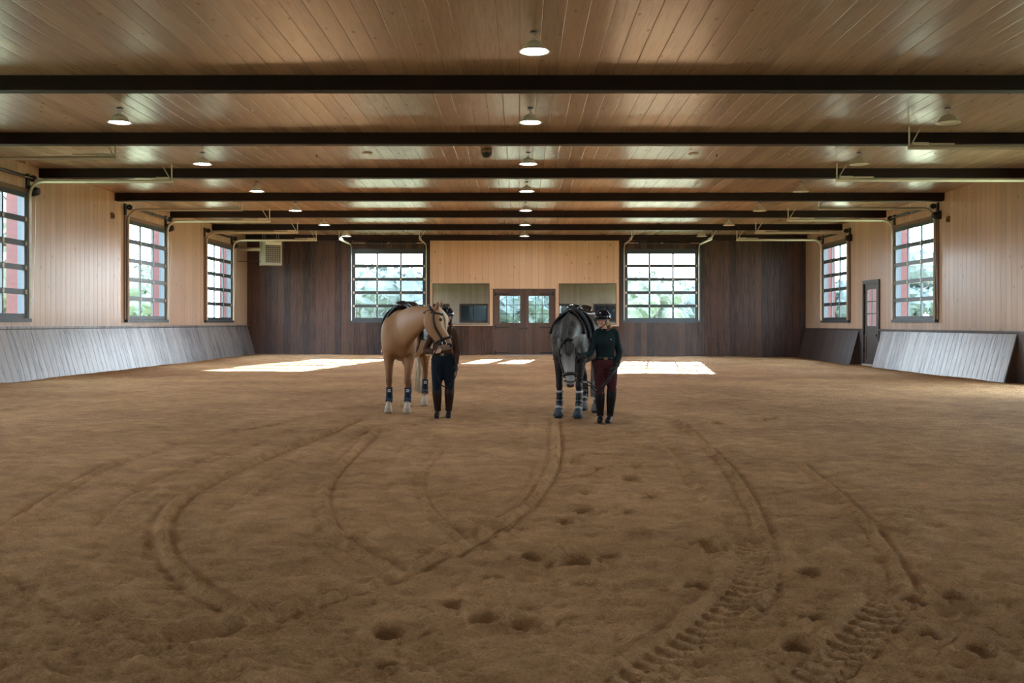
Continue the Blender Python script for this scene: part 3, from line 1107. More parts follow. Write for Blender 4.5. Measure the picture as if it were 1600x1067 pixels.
# ------------------------------------------------------------------ pendant lamps
def make_lamp(lit):
    r = empty('pendant_lamp')
    shade_m = M_white if lit else M_offwhite
    dome = [(0.035, 0.155), (0.06, 0.15), (0.10, 0.132), (0.135, 0.10), (0.158, 0.06), (0.172, 0.03), (0.195, 0.018), (0.226, 0.0),
            (0.222, -0.004), (0.19, 0.010), (0.166, 0.024), (0.15, 0.058), (0.127, 0.094), (0.095, 0.122), (0.05, 0.14)]
    MB().lathe(dome).build('lamp_shade', shade_m, r, True)
    MB().lathe([(0.0, 0.024), (0.10, 0.022), (0.164, 0.019), (0.164, 0.030), (0.10, 0.034), (0.0, 0.036)]).build('diffuser', M_lit if lit else M_unlit, r, True)
    MB().lathe([(0.0, 0.185), (0.03, 0.185), (0.038, 0.175), (0.038, 0.15), (0.0, 0.15)]).build('cap', shade_m, r, True)
    h = MB()
    ring = [(0.022 * math.cos(a), 0, 0.207 + 0.026 * math.sin(a)) for a in np.linspace(0, 2 * math.pi, 13)]
    h.tube(ring, 0.005, 6)
    h.tube([(0, 0, 0.228), (0, 0, 0.255)], 0.006, 6)
    h.build('hook', M_steel, r, True)
    return r


ZL = 5.18
lamp_lit = make_lamp(True)
lamp_off = make_lamp(False)
first = {True: True, False: True}


def place_lamp(x, y, lit, label, group):
    src = lamp_lit if lit else lamp_off
    if first[lit]:
        o = src
        first[lit] = False
    else:
        o = copy_tree(src)
    o.location = (x, y, ZL)
    tag(o, label, 'lamp', group)
    return o


# stems are part of the lamps (added before copying)
for src in (lamp_lit, lamp_off):
    MB().tube([(0, 0, 0.24), (0, 0, ZC - ZL - 0.004)], 0.0045, 6).lathe([(0.0, ZC - ZL - 0.02), (0.05, ZC - ZL - 0.018), (0.055, ZC - ZL - 0.001), (0, ZC - ZL - 0.001)]).build('stem', M_black, src)
for k in range(7):
    y = (k + 2.83) * U
    place_lamp(0.2, y, True, 'lit dome pendant in the middle row, %s from the viewer' % ORD[k], 'middle row of pendant lamps')
for k in range(1, 7):
    y = (k + 2.83) * U
    place_lamp(-7.43, y, True, 'lit dome pendant in the row along the left windows, %s from the viewer' % ORD[k - 1], 'left row of pendant lamps')
    place_lamp(7.95 if k < 6 else 7.8, y, False, 'unlit dome pendant in the row along the right windows, %s from the viewer' % ORD[k - 1], 'right row of pendant lamps')
for k in (-2, -1, 0):  # pendants added out of view to brighten the near floor
    y = (k + 2.83) * U
    if k < 0:
        place_lamp(0.2, y, True, 'added lit dome pendant, unseen, extending the middle row', 'added pendant lamps out of view')
    place_lamp(-7.43, y, True, 'added lit dome pendant, unseen, extending the left row', 'added pendant lamps out of view')

# ------------------------------------------------------------------ ceiling fittings, heater, wall boxes
c = P(760, 236, 22.7)
r = empty('ceiling_siren', (c.x, 22.7, ZC))
MB().lathe([(0.0, -0.001), (0.125, -0.001), (0.135, -0.02), (0.135, -0.075), (0.125, -0.085), (0.0, -0.085)]).build('base', M_casing, r, True)
MB().lathe([(0.11, -0.086), (0.12, -0.095), (0.12, -0.12), (0.09, -0.17), (0.045, -0.195), (0.0, -0.198)]).build('dome', M_black, r, True)
tag(r, 'round black domed fitting on the ceiling left of the middle lamps', 'ceiling fitting')
for (px, py, lb) in ((574, 240, 'flat round disc on the ceiling, left of the black domed fitting'), (1084, 241, 'flat round disc on the ceiling, right of the middle lamps')):
    y = (ZC - 0.015 - CAMZ) * FOC / (CY - py)
    o = MB().lathe([(0.0, -0.001), (0.12, -0.001), (0.125, -0.01), (0.11, -0.022), (0.0, -0.026)]).build('ceiling_disc', M_offwhite, None, True,
                                                                                                       loc=((px - CX) / FOC * y, y, ZC))
    tag(o, lb, 'ceiling fitting', 'ceiling discs')
for (px, py, lb) in ((495, 244, 'tiny dark sprinkler on the ceiling, left of the left disc'), (1120, 243, 'tiny dark sprinkler on the ceiling, right of the right disc')):
    y = (ZC - 0.03 - CAMZ) * FOC / (CY - py)
    o = MB().lathe([(0.0, -0.001), (0.035, -0.001), (0.035, -0.008), (0.012, -0.01), (0.012, -0.05), (0.03, -0.052), (0.03, -0.056), (0, -0.058)], n=12).build(
        'sprinkler_head', M_casing, None, True, loc=((px - CX) / FOC * y, y, ZC))
    tag(o, lb, 'sprinkler', 'ceiling sprinklers')

hx = P(423, 400, 43.4)
r = empty('unit_heater', (hx.x, 43.4, 4.0), math.radians(28))
MB().box((-0.42, -0.33, 0), (0.42, 0.33, 1.06)).build('cabinet', M_heater, r)
g = MB()
g.box((-0.30, -0.335, 0.12), (0.34, -0.329, 0.92))
g.build('opening', M_black, r)
for k in range(8):
    MB().box((-0.30, -0.375, 0.17 + k * 0.09), (0.34, -0.335, 0.195 + k * 0.09), Matrix.Identity(4)).build('louvre', M_heater_grille, r)
g = MB()
for k in range(9):
    x = -0.30 + 0.64 * k / 8
    g.box((x - 0.012, -0.352, 0.12), (x + 0.012, -0.337, 0.88))
g.build('grille_bars', M_heater_grille, r)
MB().box((-0.32, -0.37, 0.88), (0.36, -0.331, 1.02)).build('label_plate', M_white, r)
for (x, y) in ((-0.3, -0.2), (0.3, -0.2), (-0.3, 0.2), (0.3, 0.2)):
    MB().tube([(x, y, 1.05), (x, y, 1.455)], 0.008, 6).build('hanger_rod', M_steel, r)
fl = MB()
inv = Matrix.Rotation(-math.radians(28), 4, 'Z')


def hl(x, y, z):
    return inv @ Vector((x - hx.x, y - 43.4, z - 4.0))


fl.tube([hl(hx.x - 0.2, 43.4, 4.72), hl(XL + 0.01, 43.5, 4.72)], 0.085, 14)
fl.tube([hl(XL + 0.06, 43.5, 4.72), hl(XL + 0.01, 43.5, 4.72)], 0.14, 14)
fl.build('flue_pipe', M_galv, r, True)
pp = MB()
pp.tube([hl(hx.x - 0.35, 43.3, 4.18), hl(XL + 0.01, 43.3, 4.18)], 0.014, 6)
pp.build('gas_pipe', M_black, r)
tag(r, 'grey-green unit heater with louvred front hung by the far left corner', 'heater')

for (x, y, z, sgn, lb) in ((XL, 30.0, 4.73, 1, 'small dark sensor box high on the left wall'), (XR, 29.9, 4.62, -1, 'small dark sensor box high on the right wall')):
    r = empty('wall_sensor', (x, y, z))
    MB().box((0.0, -0.07, -0.09), (0.06 * sgn, 0.07, 0.09)).build('housing', M_casing, r) if sgn > 0 else MB().box((-0.06, -0.07, -0.09), (0, 0.07, 0.09)).build('housing', M_casing, r)
    MB().ell((0.06 * sgn, 0, -0.02), (0.035, 0.05, 0.055)).build('lens', M_black, r, True)
    tag(r, lb, 'sensor', 'wall sensors')

# ------------------------------------------------------------------ outside
M_field = simple('meadow_grass', (0.22, 0.26, 0.13), 0.9, var=0.35, vscale=0.15)
M_leaf = simple('tree_foliage', (0.06, 0.08, 0.075), 0.8, var=0.4, vscale=0.9)
M_leaf2 = simple('pale_tree_foliage', (0.10, 0.125, 0.09), 0.8, var=0.4, vscale=0.9)
M_bark = simple('bark', (0.13, 0.10, 0.08), 0.9)
fld = wall_with_holes(-300, 300, -300, 420, [(XL - TW - 0.01, XR + TW + 0.01, YF - TW - 0.01, YB + TW + 0.01)], lambda u, d, z: (u, z, -0.35 - d), 0.2)
struct(fld.build('ground', M_field), 'grass field outside the windows')

for i, (wins, x, sgn) in enumerate(((L_WINS, XL - TW, -1), (R_WINS, XR + TW, 1))):
    side = ('left', 'right')[i]
    for k, (a, b_, z0, z1) in enumerate(wins[:3]):
        o = MB().box((-0.15, -0.16, -0.35), (0.15, 0.16, 5.6)).build('porch_post', M_red, loc=(x + sgn * 0.18, b_ + 0.20, 0))
        where = {0: 'outside the nearest %s wall window' % side, 1: 'outside the middle %s wall window' % side, 2: 'outside the %s wall window closest to the end wall' % side}[k]
        tag(o, 'red painted timber post ' + where, 'post', 'red porch posts')
o = MB().box((-0.24, -0.16, -0.35), (0.24, 0.16, 5.6)).build('porch_post', M_red, loc=(XR + TW + 0.27, R_DOOR[1] + 0.22, 0))
tag(o, 'red painted timber pier outside the narrow right wall door', 'post', 'red porch posts')


def tree(x, y, h, w, mat, label, seed, bush=False):
    rng = random.Random(seed)
    r = empty('hedge_bush' if bush else 'field_tree', (x, y, -0.35))
    if not bush:
        t = MB()
        t.tube([(0, 0, -0.2), (0.05 * w, 0, h * 0.3), (0, 0.03 * w, h * 0.6)], [0.045 * h, 0.032 * h, 0.015 * h], 8)
        for k in range(5):
            a = rng.random() * 6.28
            t.tube([(0, 0, h * (0.3 + 0.06 * k)), (math.cos(a) * w * 0.3, math.sin(a) * w * 0.3, h * (0.5 + 0.07 * k))], [0.015 * h, 0.006 * h], 6)
        t.build('trunk', M_bark, r)
    c = MB()
    nb = 16 if not bush else 9
    for k in range(nb):
        a = rng.random() * 6.28
        q = rng.random() ** 0.6
        zz = (0.32 + 0.58 * rng.random()) * h if not bush else h * (0.1 + 0.5 * rng.random())
        rr = w * 0.5 * q * (1.15 - abs(zz / h - 0.55))
        s = w * (0.16 + 0.12 * rng.random())
        c.ell((rr * math.cos(a), rr * math.sin(a), zz), (s, s, s * 0.85), nu=14, nv=9)
    # leafy, broken outline
    v = np.array(c.v)
    nz = vnoise(v[:, 0] * 1.9 + v[:, 2], v[:, 1] * 1.9 + v[:, 2] * 1.3, seed) + 0.7 * vnoise(v[:, 0] * 4.3 - v[:, 2] * 3, v[:, 1] * 4.3, seed + 3)
    cc = np.array([0, 0, h * 0.55])
    d = v - cc
    v = v + d / (np.linalg.norm(d, axis=1)[:, None] + 1e-6) * (nz[:, None] * w * 0.10)
    c.v = [tuple(p) for p in v]
    for k in range(900):
        i = rng.randrange(len(v))
        p = Vector(v[i])
        e = Vector((rng.uniform(-1, 1), rng.uniform(-1, 1), rng.uniform(-1, 1))) * w * 0.05
        e2 = Vector((rng.uniform(-1, 1), rng.uniform(-1, 1), rng.uniform(-1, 1))) * w * 0.035
        c.add([p - e, p + e2, p + e, p - e2], [(0, 1, 2, 3)])
    c.build('crown' if not bush else 'foliage', mat, r)
    tag(r, label, 'bush' if bush else 'tree', 'shrubs along the field' if bush else 'trees in the field')


for (px, ptop, y, w, mt, lb) in (
        (572, 428, 92, 8, M_leaf2, 'tall hazy tree seen through the left end window, left panes'),
        (607, 445, 104, 8, M_leaf2, 'pale tree seen through the middle panes of the left end window'),
        (650, 432, 83, 8, M_leaf, 'dense tree seen through the right panes of the left end window'),
        (797, 455, 92, 9, M_leaf, 'tree seen through the left leaf of the double doors'),
        (842, 452, 106, 10, M_leaf, 'tree seen through the right leaf of the double doors'),
        (995, 440, 110, 8, M_leaf2, 'leafy tree seen through the left panes of the right end window'),
        (1030, 443, 123, 9, M_leaf, 'leafy tree seen through the middle panes of the right end window'),
        (1075, 452, 136, 9, M_leaf2, 'low tree seen through the right panes of the right end window')):
    p = P(px, ptop, y)
    tree(p.x, y, p.z + 0.35, w, mt, lb, int(px))
for (x, y, h, w, mt, lb) in ((-36, 95, 8, 7, M_leaf2, 'tree seen through the middle left wall window'), (-19.5, 38, 6.5, 5, M_leaf2, 'leafy tree outside the left wall window at the photo edge'),
                             (44, 112, 9.0, 9, M_leaf, 'dark tree seen through the narrow panes of the right wall windows'), (40, 126, 8, 9, M_leaf, 'tree seen through the right wall window nearest the end wall')):
    tree(x, y, h, w, mt, lb, int(abs(x) * 7))
for k, px in enumerate((545, 575, 605, 640, 780, 815, 850, 985, 1015, 1045, 1080)):
    y = 66 + 4.5 * (k % 3)
    p = P(px, 489 - 3 * (k % 2), y)
    tree(p.x, y, p.z + 0.35, 2.6, M_leaf2, 'low shrub in the field, %s along the row beyond the end wall' % (ORD + ['tenth', 'eleventh'])[k], 50 + k, True)


# faint dust hanging in the air at the end of the hall, where the low sun comes in
m = bpy.data.materials.new('hanging_dust')
m.use_nodes = True
m.node_tree.nodes.clear()
vo = m.node_tree.nodes.new('ShaderNodeOutputMaterial')
vs_ = m.node_tree.nodes.new('ShaderNodeVolumeScatter')
vs_.inputs['Color'].default_value = (0.80, 0.88, 1.0, 1)
vs_.inputs['Density'].default_value = 0.0005
vs_.inputs['Anisotropy'].default_value = 0.35
m.node_tree.links.new(vs_.outputs[0], vo.inputs['Volume'])
o = MB().box((XL + 2.3, 28.0, 0.15), (XR - 0.6, YB - 0.25, 5.1)).build('dust_haze', m)
tag(o, 'faint dusty haze in the sunlight before the end wall', 'haze', kind='stuff')

# ------------------------------------------------------------------ horses
def coat_mat(name, rough=0.5, sheen=0.0):
    m, nt, b = new_mat(name)
    N, L = nt.nodes, nt.links
    at = N.new('ShaderNodeAttribute')
    at.attribute_name = 'coat'
    L.new(at.outputs['Color'], b.inputs['Base Color'])
    b.inputs['Roughness'].default_value = rough
    b.inputs['Sheen Weight'].default_value = sheen
    b.inputs['Specular IOR Level'].default_value = 0.22
    tc = N.new('ShaderNodeTexCoord')
    no = N.new('ShaderNodeTexNoise')
    no.inputs['Scale'].default_value = 90
    L.new(tc.outputs['Object'], no.inputs['Vector'])
    bp = N.new('ShaderNodeBump')
    bp.inputs['Strength'].default_value = 0.12
    bp.inputs['Distance'].default_value = 0.004
    L.new(no.outputs['Fac'], bp.inputs['Height'])
    L.new(bp.outputs[0], b.inputs['Normal'])
    return m


M_coat_p = coat_mat('palomino_coat')
M_coat_g = coat_mat('dapple_grey_coat', 0.45)
M_cream = simple('cream_hair', (0.72, 0.60, 0.42), 0.55, var=0.2, vscale=60)
M_greyhair = simple('grey_hair', (0.22, 0.21, 0.20), 0.55, var=0.35, vscale=40)
M_darkhair = simple('dark_hair', (0.028, 0.026, 0.026), 0.55, var=0.3, vscale=60)
M_leather = simple('black_leather', (0.007, 0.0065, 0.0065), 0.4, spec=0.3, var=0.2)
M_seatlea = simple('black_saddle_leather', (0.014, 0.013, 0.014), 0.22, var=0.2, coat=0.4)
M_navy = simple('navy_neoprene', (0.008, 0.015, 0.030), 0.7, spec=0.2)
M_navytrim = simple('grey_navy_trim', (0.045, 0.06, 0.085), 0.8, spec=0.2)
M_bootblack = simple('black_boot_shell', (0.012, 0.014, 0.02), 0.35)
M_fleece = simple('grey_fleece', (0.50, 0.48, 0.46), 0.95, var=0.25, vscale=120, bump=0.6)
M_bell = simple('blue_grey_rubber', (0.05, 0.075, 0.095), 0.6)
M_padblue = simple('silver_blue_pad', (0.11, 0.15, 0.19), 0.5, var=0.95, vscale=16)
M_padblack = simple('black_pad_cloth', (0.010, 0.013, 0.014), 0.8)
M_eye = simple('dark_eye', (0.006, 0.004, 0.003), 0.05, var=0)
M_patch = simple('pale_patch', (0.55, 0.56, 0.58), 0.6)
M_chrome = simple('chrome', (0.75, 0.75, 0.75), 0.15, metal=1.0, var=0)
M_girth = simple('pale_girth', (0.36, 0.27, 0.22), 0.7)


def ring_pt(c, t, ref, a, b_, th):
    up = ref - ref.dot(t) * t
    up.normalize()
    side = up.cross(t)
    return c + side * (a * math.cos(th)) + up * (b_ * math.sin(th))


class Horse:
    """local space: +y towards the tail, z up, origin on the ground between the front hooves"""
    BODY = [  # y, z centre, half width, half height
        (-0.27, 1.14, 0.10, 0.13), (-0.22, 1.14, 0.185, 0.22), (-0.10, 1.165, 0.245, 0.315), (0.08, 1.195, 0.265, 0.385), (0.24, 1.21, 0.275, 0.405),
        (0.45, 1.18, 0.30, 0.375), (0.75, 1.165, 0.315, 0.365), (1.0, 1.20, 0.305, 0.345), (1.2, 1.23, 0.29, 0.335), (1.38, 1.23, 0.25, 0.30),
        (1.50, 1.20, 0.18, 0.23), (1.56, 1.18, 0.09, 0.13)]

    def __init__(self, name, loc, rz, scale, hind_shift, hind_dy, front_dx, mat, colfn, label):
        self.loc, self.rz, self.k = Vector(loc), rz, scale
        self.M = Matrix.Translation(self.loc) @ Matrix.Rotation(rz, 4, 'Z')
        self.Mi = self.M.inverted()
        self.hind_shift, self.hind_dy, self.fdx = hind_shift, hind_dy, front_dx
        self.name, self.mat, self.colfn, self.label = name, mat, colfn, label
        self.raw = MB()
        self.body = [tuple(v) for v in catmull([(y + (hind_shift * max(0, min(1, y / 1.2))), z, a, b_) for (y, z, a, b_) in self.BODY], 4)]

    def w(self, px, py, y):
        return self.Mi @ P(px, py, y)

    def build_trunk(self):
        k = self.k
        self.raw.loft([(0, y * k, z * k) for (y, z, a, b_) in self.body], [(a * k, b_ * k) for (y, z, a, b_) in self.body], (0, 0, 1), 28)
        mb = self.raw
        hs = self.hind_shift
        mb.ell((0, 0.16 * k, 1.50 * k), (0.085 * k, 0.26 * k, 0.11 * k))           # withers
        mb.ell((0, 1.12 * k + hs, 1.42 * k), (0.20 * k, 0.32 * k, 0.15 * k))           # croup
        for s in (-1, 1):
            mb.ell((s * 0.10 * k, -0.16 * k, 1.02 * k), (0.125 * k, 0.10 * k, 0.17 * k))   # breast muscles
            mb.ell((s * 0.165 * k, -0.02 * k, 1.20 * k), (0.115 * k, 0.19 * k, 0.30 * k))  # shoulder
        self.front_joints, self.hind_joints = {}, {}
        for s in (-1, 1):
            fx = self.fdx
            J = [(s * 0.165, 0.03, 1.10, .115, .17), (s * 0.165, 0.05, 0.93, .105, .135), (s * 0.16, 0.03, 0.80, .082, .10), (s * (fx + .005), 0.015, 0.64, .060, .072),
                 (s * fx, 0.0, 0.535, .053, .060), (s * fx, -0.005, 0.485, .056, .062), (s * fx, 0.0, 0.43, .044, .050), (s * fx, 0.005, 0.33, .035, .044), (s * fx, 0.005, 0.25, .038, .050),
                 (s * fx, 0.0, 0.215, .043, .052), (s * fx, -0.025, 0.155, .036, .040), (s * fx, -0.05, 0.10, .046, .052)]
            J = [tuple(c * k for c in q) for q in J]
            cm = catmull(J, 3)
            mb.loft([q[:3] for q in cm], [(q[3], q[4]) for q in cm], (0, -1, 0), 16)
            self.front_joints[s] = J
            hoof = [(s * fx * k, -0.055 * k, 0.105 * k), (s * fx * k, -0.065 * k, 0.05 * k), (s * fx * k, -0.07 * k, -0.012 * k)]
            mb.loft(hoof, [(.048 * k, .052 * k), (.060 * k, .064 * k), (.070 * k, .074 * k)], (0, -1, 0), 16)
            dy = self.hind_dy[s]
            T = [(s * 0.155, 1.22, 1.24, .13, .235), (s * 0.175, 1.19, 1.05, .135, .22), (s * 0.175, 1.19, 0.90, .105, .165), (s * 0.165, 1.25, 0.76, .072, .105), (s * 0.155, 1.345, 0.64, .050, .070),
                 (s * 0.15, 1.385, 0.565, .047, .066), (s * 0.148, 1.385, 0.48, .040, .052), (s * 0.145, 1.375, 0.36, .036, .045), (s * 0.145, 1.365, 0.25, .040, .052),
                 (s * 0.145, 1.345, 0.20, .043, .050), (s * 0.145, 1.31, 0.145, .036, .040), (s * 0.145, 1.285, 0.10, .046, .052)]
            T2 = []
            for (x, y, z, a, b_) in T:
                f = max(0.0, min(1.0, (1.15 - z) / 0.75))
                T2.append((x * k, y * k + hs + dy * f, z * k, a * k, b_ * k))
            cm = catmull(T2, 3)
            mb.loft([q[:3] for q in cm], [(q[3], q[4]) for q in cm], (0, -1, 0), 16)
            self.hind_joints[s] = T2
            hy = 1.28 * k + hs + dy
            hoof = [(s * .145 * k, hy, 0.105 * k), (s * .145 * k, hy - .01 * k, 0.05 * k), (s * .145 * k, hy - .015 * k, -0.012 * k)]
            mb.loft(hoof, [(.047 * k, .051 * k), (.057 * k, .062 * k), (.066 * k, .070 * k)], (0, -1, 0), 16)

    def neck(self, nodes, sideways=True):
        """nodes: (local point, half width, half depth)"""
        cm = catmull([tuple(p) + (a, b_) for (p, a, b_) in nodes], 5)
        self.raw.loft([q[:3] for q in cm], [(q[3], q[4]) for q in cm], (0, 0, 1), 24)
        self.neck_cm = cm

    def head(self, nodes, front):
        """nodes: (local point, half width, half depth front-back); front: direction the forehead faces"""
        cm = catmull([tuple(p) + (a, b_) for (p, a, b_) in nodes], 5)
        self.head_cm, self.front = cm, Vector(front)
        self.raw.loft([q[:3] for q in cm], [(q[3], q[4]) for q in cm], self.front, 24)

    def head_at(self, t, th, off=0.0):
        """surface point of the head: t 0 poll .. 1 muzzle, th 90deg = forehead line, 0/180 the cheeks"""
        cm = self.head_cm
        f = t * (len(cm) - 1)
        i = min(int(f), len(cm) - 2)
        q = cm[i] * (1 - (f - i)) + cm[i + 1] * (f - i)
        tt = Vector((cm[i + 1] - cm[i])[:3]).normalized()
        return ring_pt(Vector(q[:3]), tt, self.front, q[3] + off, q[4] + off, th)

    def finish(self, voxel=0.011, smooth=11):
        me = remeshed(self.raw, self.name, voxel, smooth)
        n = len(me.vertices)
        co = np.zeros(n * 3, np.float32)
        me.vertices.foreach_get('co', co)
        co = co.reshape(-1, 3)
        ed = np.zeros(len(me.edges) * 2, np.int32)
        me.edges.foreach_get('vertices', ed)
        ed = ed.reshape(-1, 2)
        cnt = np.bincount(ed.ravel(), minlength=n).astype(np.float32)
        for (c, rad, its) in getattr(self, 'relax', []):
            wgt = np.clip(1.25 - 1.25 * np.linalg.norm(co - np.array(c)[None], axis=1) / rad, 0, 1)[:, None] * 0.8
            for _ in range(its):
                av = np.zeros_like(co)
                for ax in range(3):
                    av[:, ax] = (np.bincount(ed[:, 0], co[ed[:, 1], ax], n) + np.bincount(ed[:, 1], co[ed[:, 0], ax], n)) / np.maximum(cnt, 1)
                co = co + (av - co) * wgt
        me.vertices.foreach_set('co', co.astype(np.float32).ravel())
        me.update()
        col = self.colfn(self, co)
        at = me.color_attributes.new('coat', 'FLOAT_COLOR', 'POINT')
        at.data.foreach_set('color', np.concatenate([col, np.ones((n, 1))], 1).astype(np.float32).ravel())
        o = link_mesh(me, self.name, self.mat, None, self.loc)
        o.rotation_euler = (0, 0, self.rz)
        self.obj = o
        return o

    def ear(self, base, tip, width, face, mat, inner_m=None):
        base, tip, face = Vector(base), Vector(tip), Vector(face)
        ax = tip - base
        pts, rad = [], []
        for (t, wv) in ((-0.1, 0.75), (0.15, 0.95), (0.4, 1.0), (0.65, 0.75), (0.85, 0.42), (1.0, 0.06)):
            pts.append(base + ax * t)
            rad.append((width * wv, width * wv * 0.55))
        e = MB().loft(pts, rad, face, 12).build('ear', mat, self.obj, True)
        inner = MB().loft([p + face.normalized() * r[1] * 0.55 for p, r in zip(pts[1:5], rad[1:5])], [(r[0] * 0.6, r[1] * 0.5) for r in rad[1:5]], face, 10)
        inner.build('inner_ear', inner_m or M_darkhair, e, True)
        return e

    def strap(self, mb, pts, wdt=0.012, thick=0.005):
        mb.tube(pts, wdt * 0.62, 6)

    def bridle(self, rings, cheek_th, bit_t, extra=None, metal=True):
        root = empty('bridle')
        root.parent = self.obj
        for nm, t0, dt, wd in rings:
            mb = MB()
            pts = []
            arc = (-0.25, math.pi + 0.25) if nm == 'browband' else (0, 2 * math.pi)
            for kx in range(29):
                th = arc[0] + (arc[1] - arc[0]) * kx / 28
                pts.append(self.head_at(min(1, max(0, t0 + dt * math.sin(th))), th, 0.006))
            mb.tube(pts, wd, 8)
            mb.build(nm, M_leather, root, True)
        top = crest(self, 0.93, 0.012)[0]
        ca, cb = self.head_at(0.13, cheek_th[0], 0.008), self.head_at(0.13, cheek_th[1], 0.008)
        lift = (top - (ca + cb) / 2) * 0.62
        cp = catmull([tuple(q) for q in (ca, ca + lift + (ca - cb) * 0.04, top, cb + lift + (cb - ca) * 0.04, cb)], 6)
        MB().tube([tuple(q) for q in cp], 0.020, 8).build('crownpiece', M_leather, root, True)
        for th in cheek_th:
            mb = MB()
            pts = [self.head_at(t, th, 0.007) for t in np.linspace(0.10, bit_t, 14)]
            mb.tube(pts, 0.016, 8)
            mb.build('cheekpiece', M_leather, root, True)
            c = self.head_at(bit_t, th, 0.012)
            b_ = MB()
            dd = (self.head_at(bit_t + 0.06, th) - self.head_at(bit_t - 0.06, th)).normalized()
            out = self.front.normalized()
            ring = [c + dd * (0.034 * math.cos(a)) + out * (0.034 * math.sin(a)) for a in np.linspace(0, 2 * math.pi, 17)]
            b_.tube(ring, 0.006, 6)
            b_.build('bit_ring', M_chrome, root, True)
        return root

    def shell(self, name, y0, y1, ang, off, mat, parent, thick=0.012, drop=None):
        """cloth draped over the back between y0 and y1, ang degrees down either side"""
        k = self.k
        mb = MB()
        ny, na = 14, 30
        rows = []
        ys = np.array([q[0] for q in self.body])
        bd = np.array(self.body)
        for layer in (off, off + thick):
            for i in range(ny + 1):
                y = y0 + (y1 - y0) * i / ny
                z, a, b_ = [np.interp(y, ys, bd[:, j]) for j in (1, 2, 3)]
                for j in range(na + 1):
                    tj = -1 + 2 * j / na
                    extra = drop(i / ny) if drop else 1.0
                    th = math.radians(90 + ang * tj * extra)
                    bump = 0.055 * math.exp(-((y - 0.16) / 0.28) ** 2) * max(0, math.sin(th)) ** 6
                    mb.v.append(((a + layer) * k * math.cos(th), y * k, (z + (b_ + layer + bump) * math.sin(th)) * k))
        W = na + 1
        off2 = (ny + 1) * W
        for i in range(ny):
            for j in range(na):
                a0 = i * W + j
                mb.f.append((a0, a0 + 1, a0 + W + 1, a0 + W))
                mb.f.append((off2 + a0, off2 + a0 + W, off2 + a0 + W + 1, off2 + a0 + 1))
        for i in range(ny):
            for j in (0, na):
                a0 = i * W + j
                mb.f.append((a0, a0 + W, off2 + a0 + W, off2 + a0))
        for j in range(na):
            for i in (0, ny):
                a0 = i * W + j
                mb.f.append((a0, off2 + a0, off2 + a0 + 1, a0 + 1))
        return mb.build(name, mat, parent, True)


def tube_band(joints, z0, z1, extra, n=18, sub=8):
    """sleeve following a leg's joint list between two heights"""
    J = sorted([tuple(q) for q in joints], key=lambda q: q[2])
    zs = np.array([q[2] for q in J])
    A = np.array(J)
    pts, rad = [], []
    for z in np.linspace(z0, z1, sub):
        v = [np.interp(z, zs, A[:, i]) for i in range(5)]
        pts.append((v[0], v[1], z))
        rad.append((v[3] + extra, v[4] + extra))
    return MB().loft(pts, rad, (0, -1, 0), n)


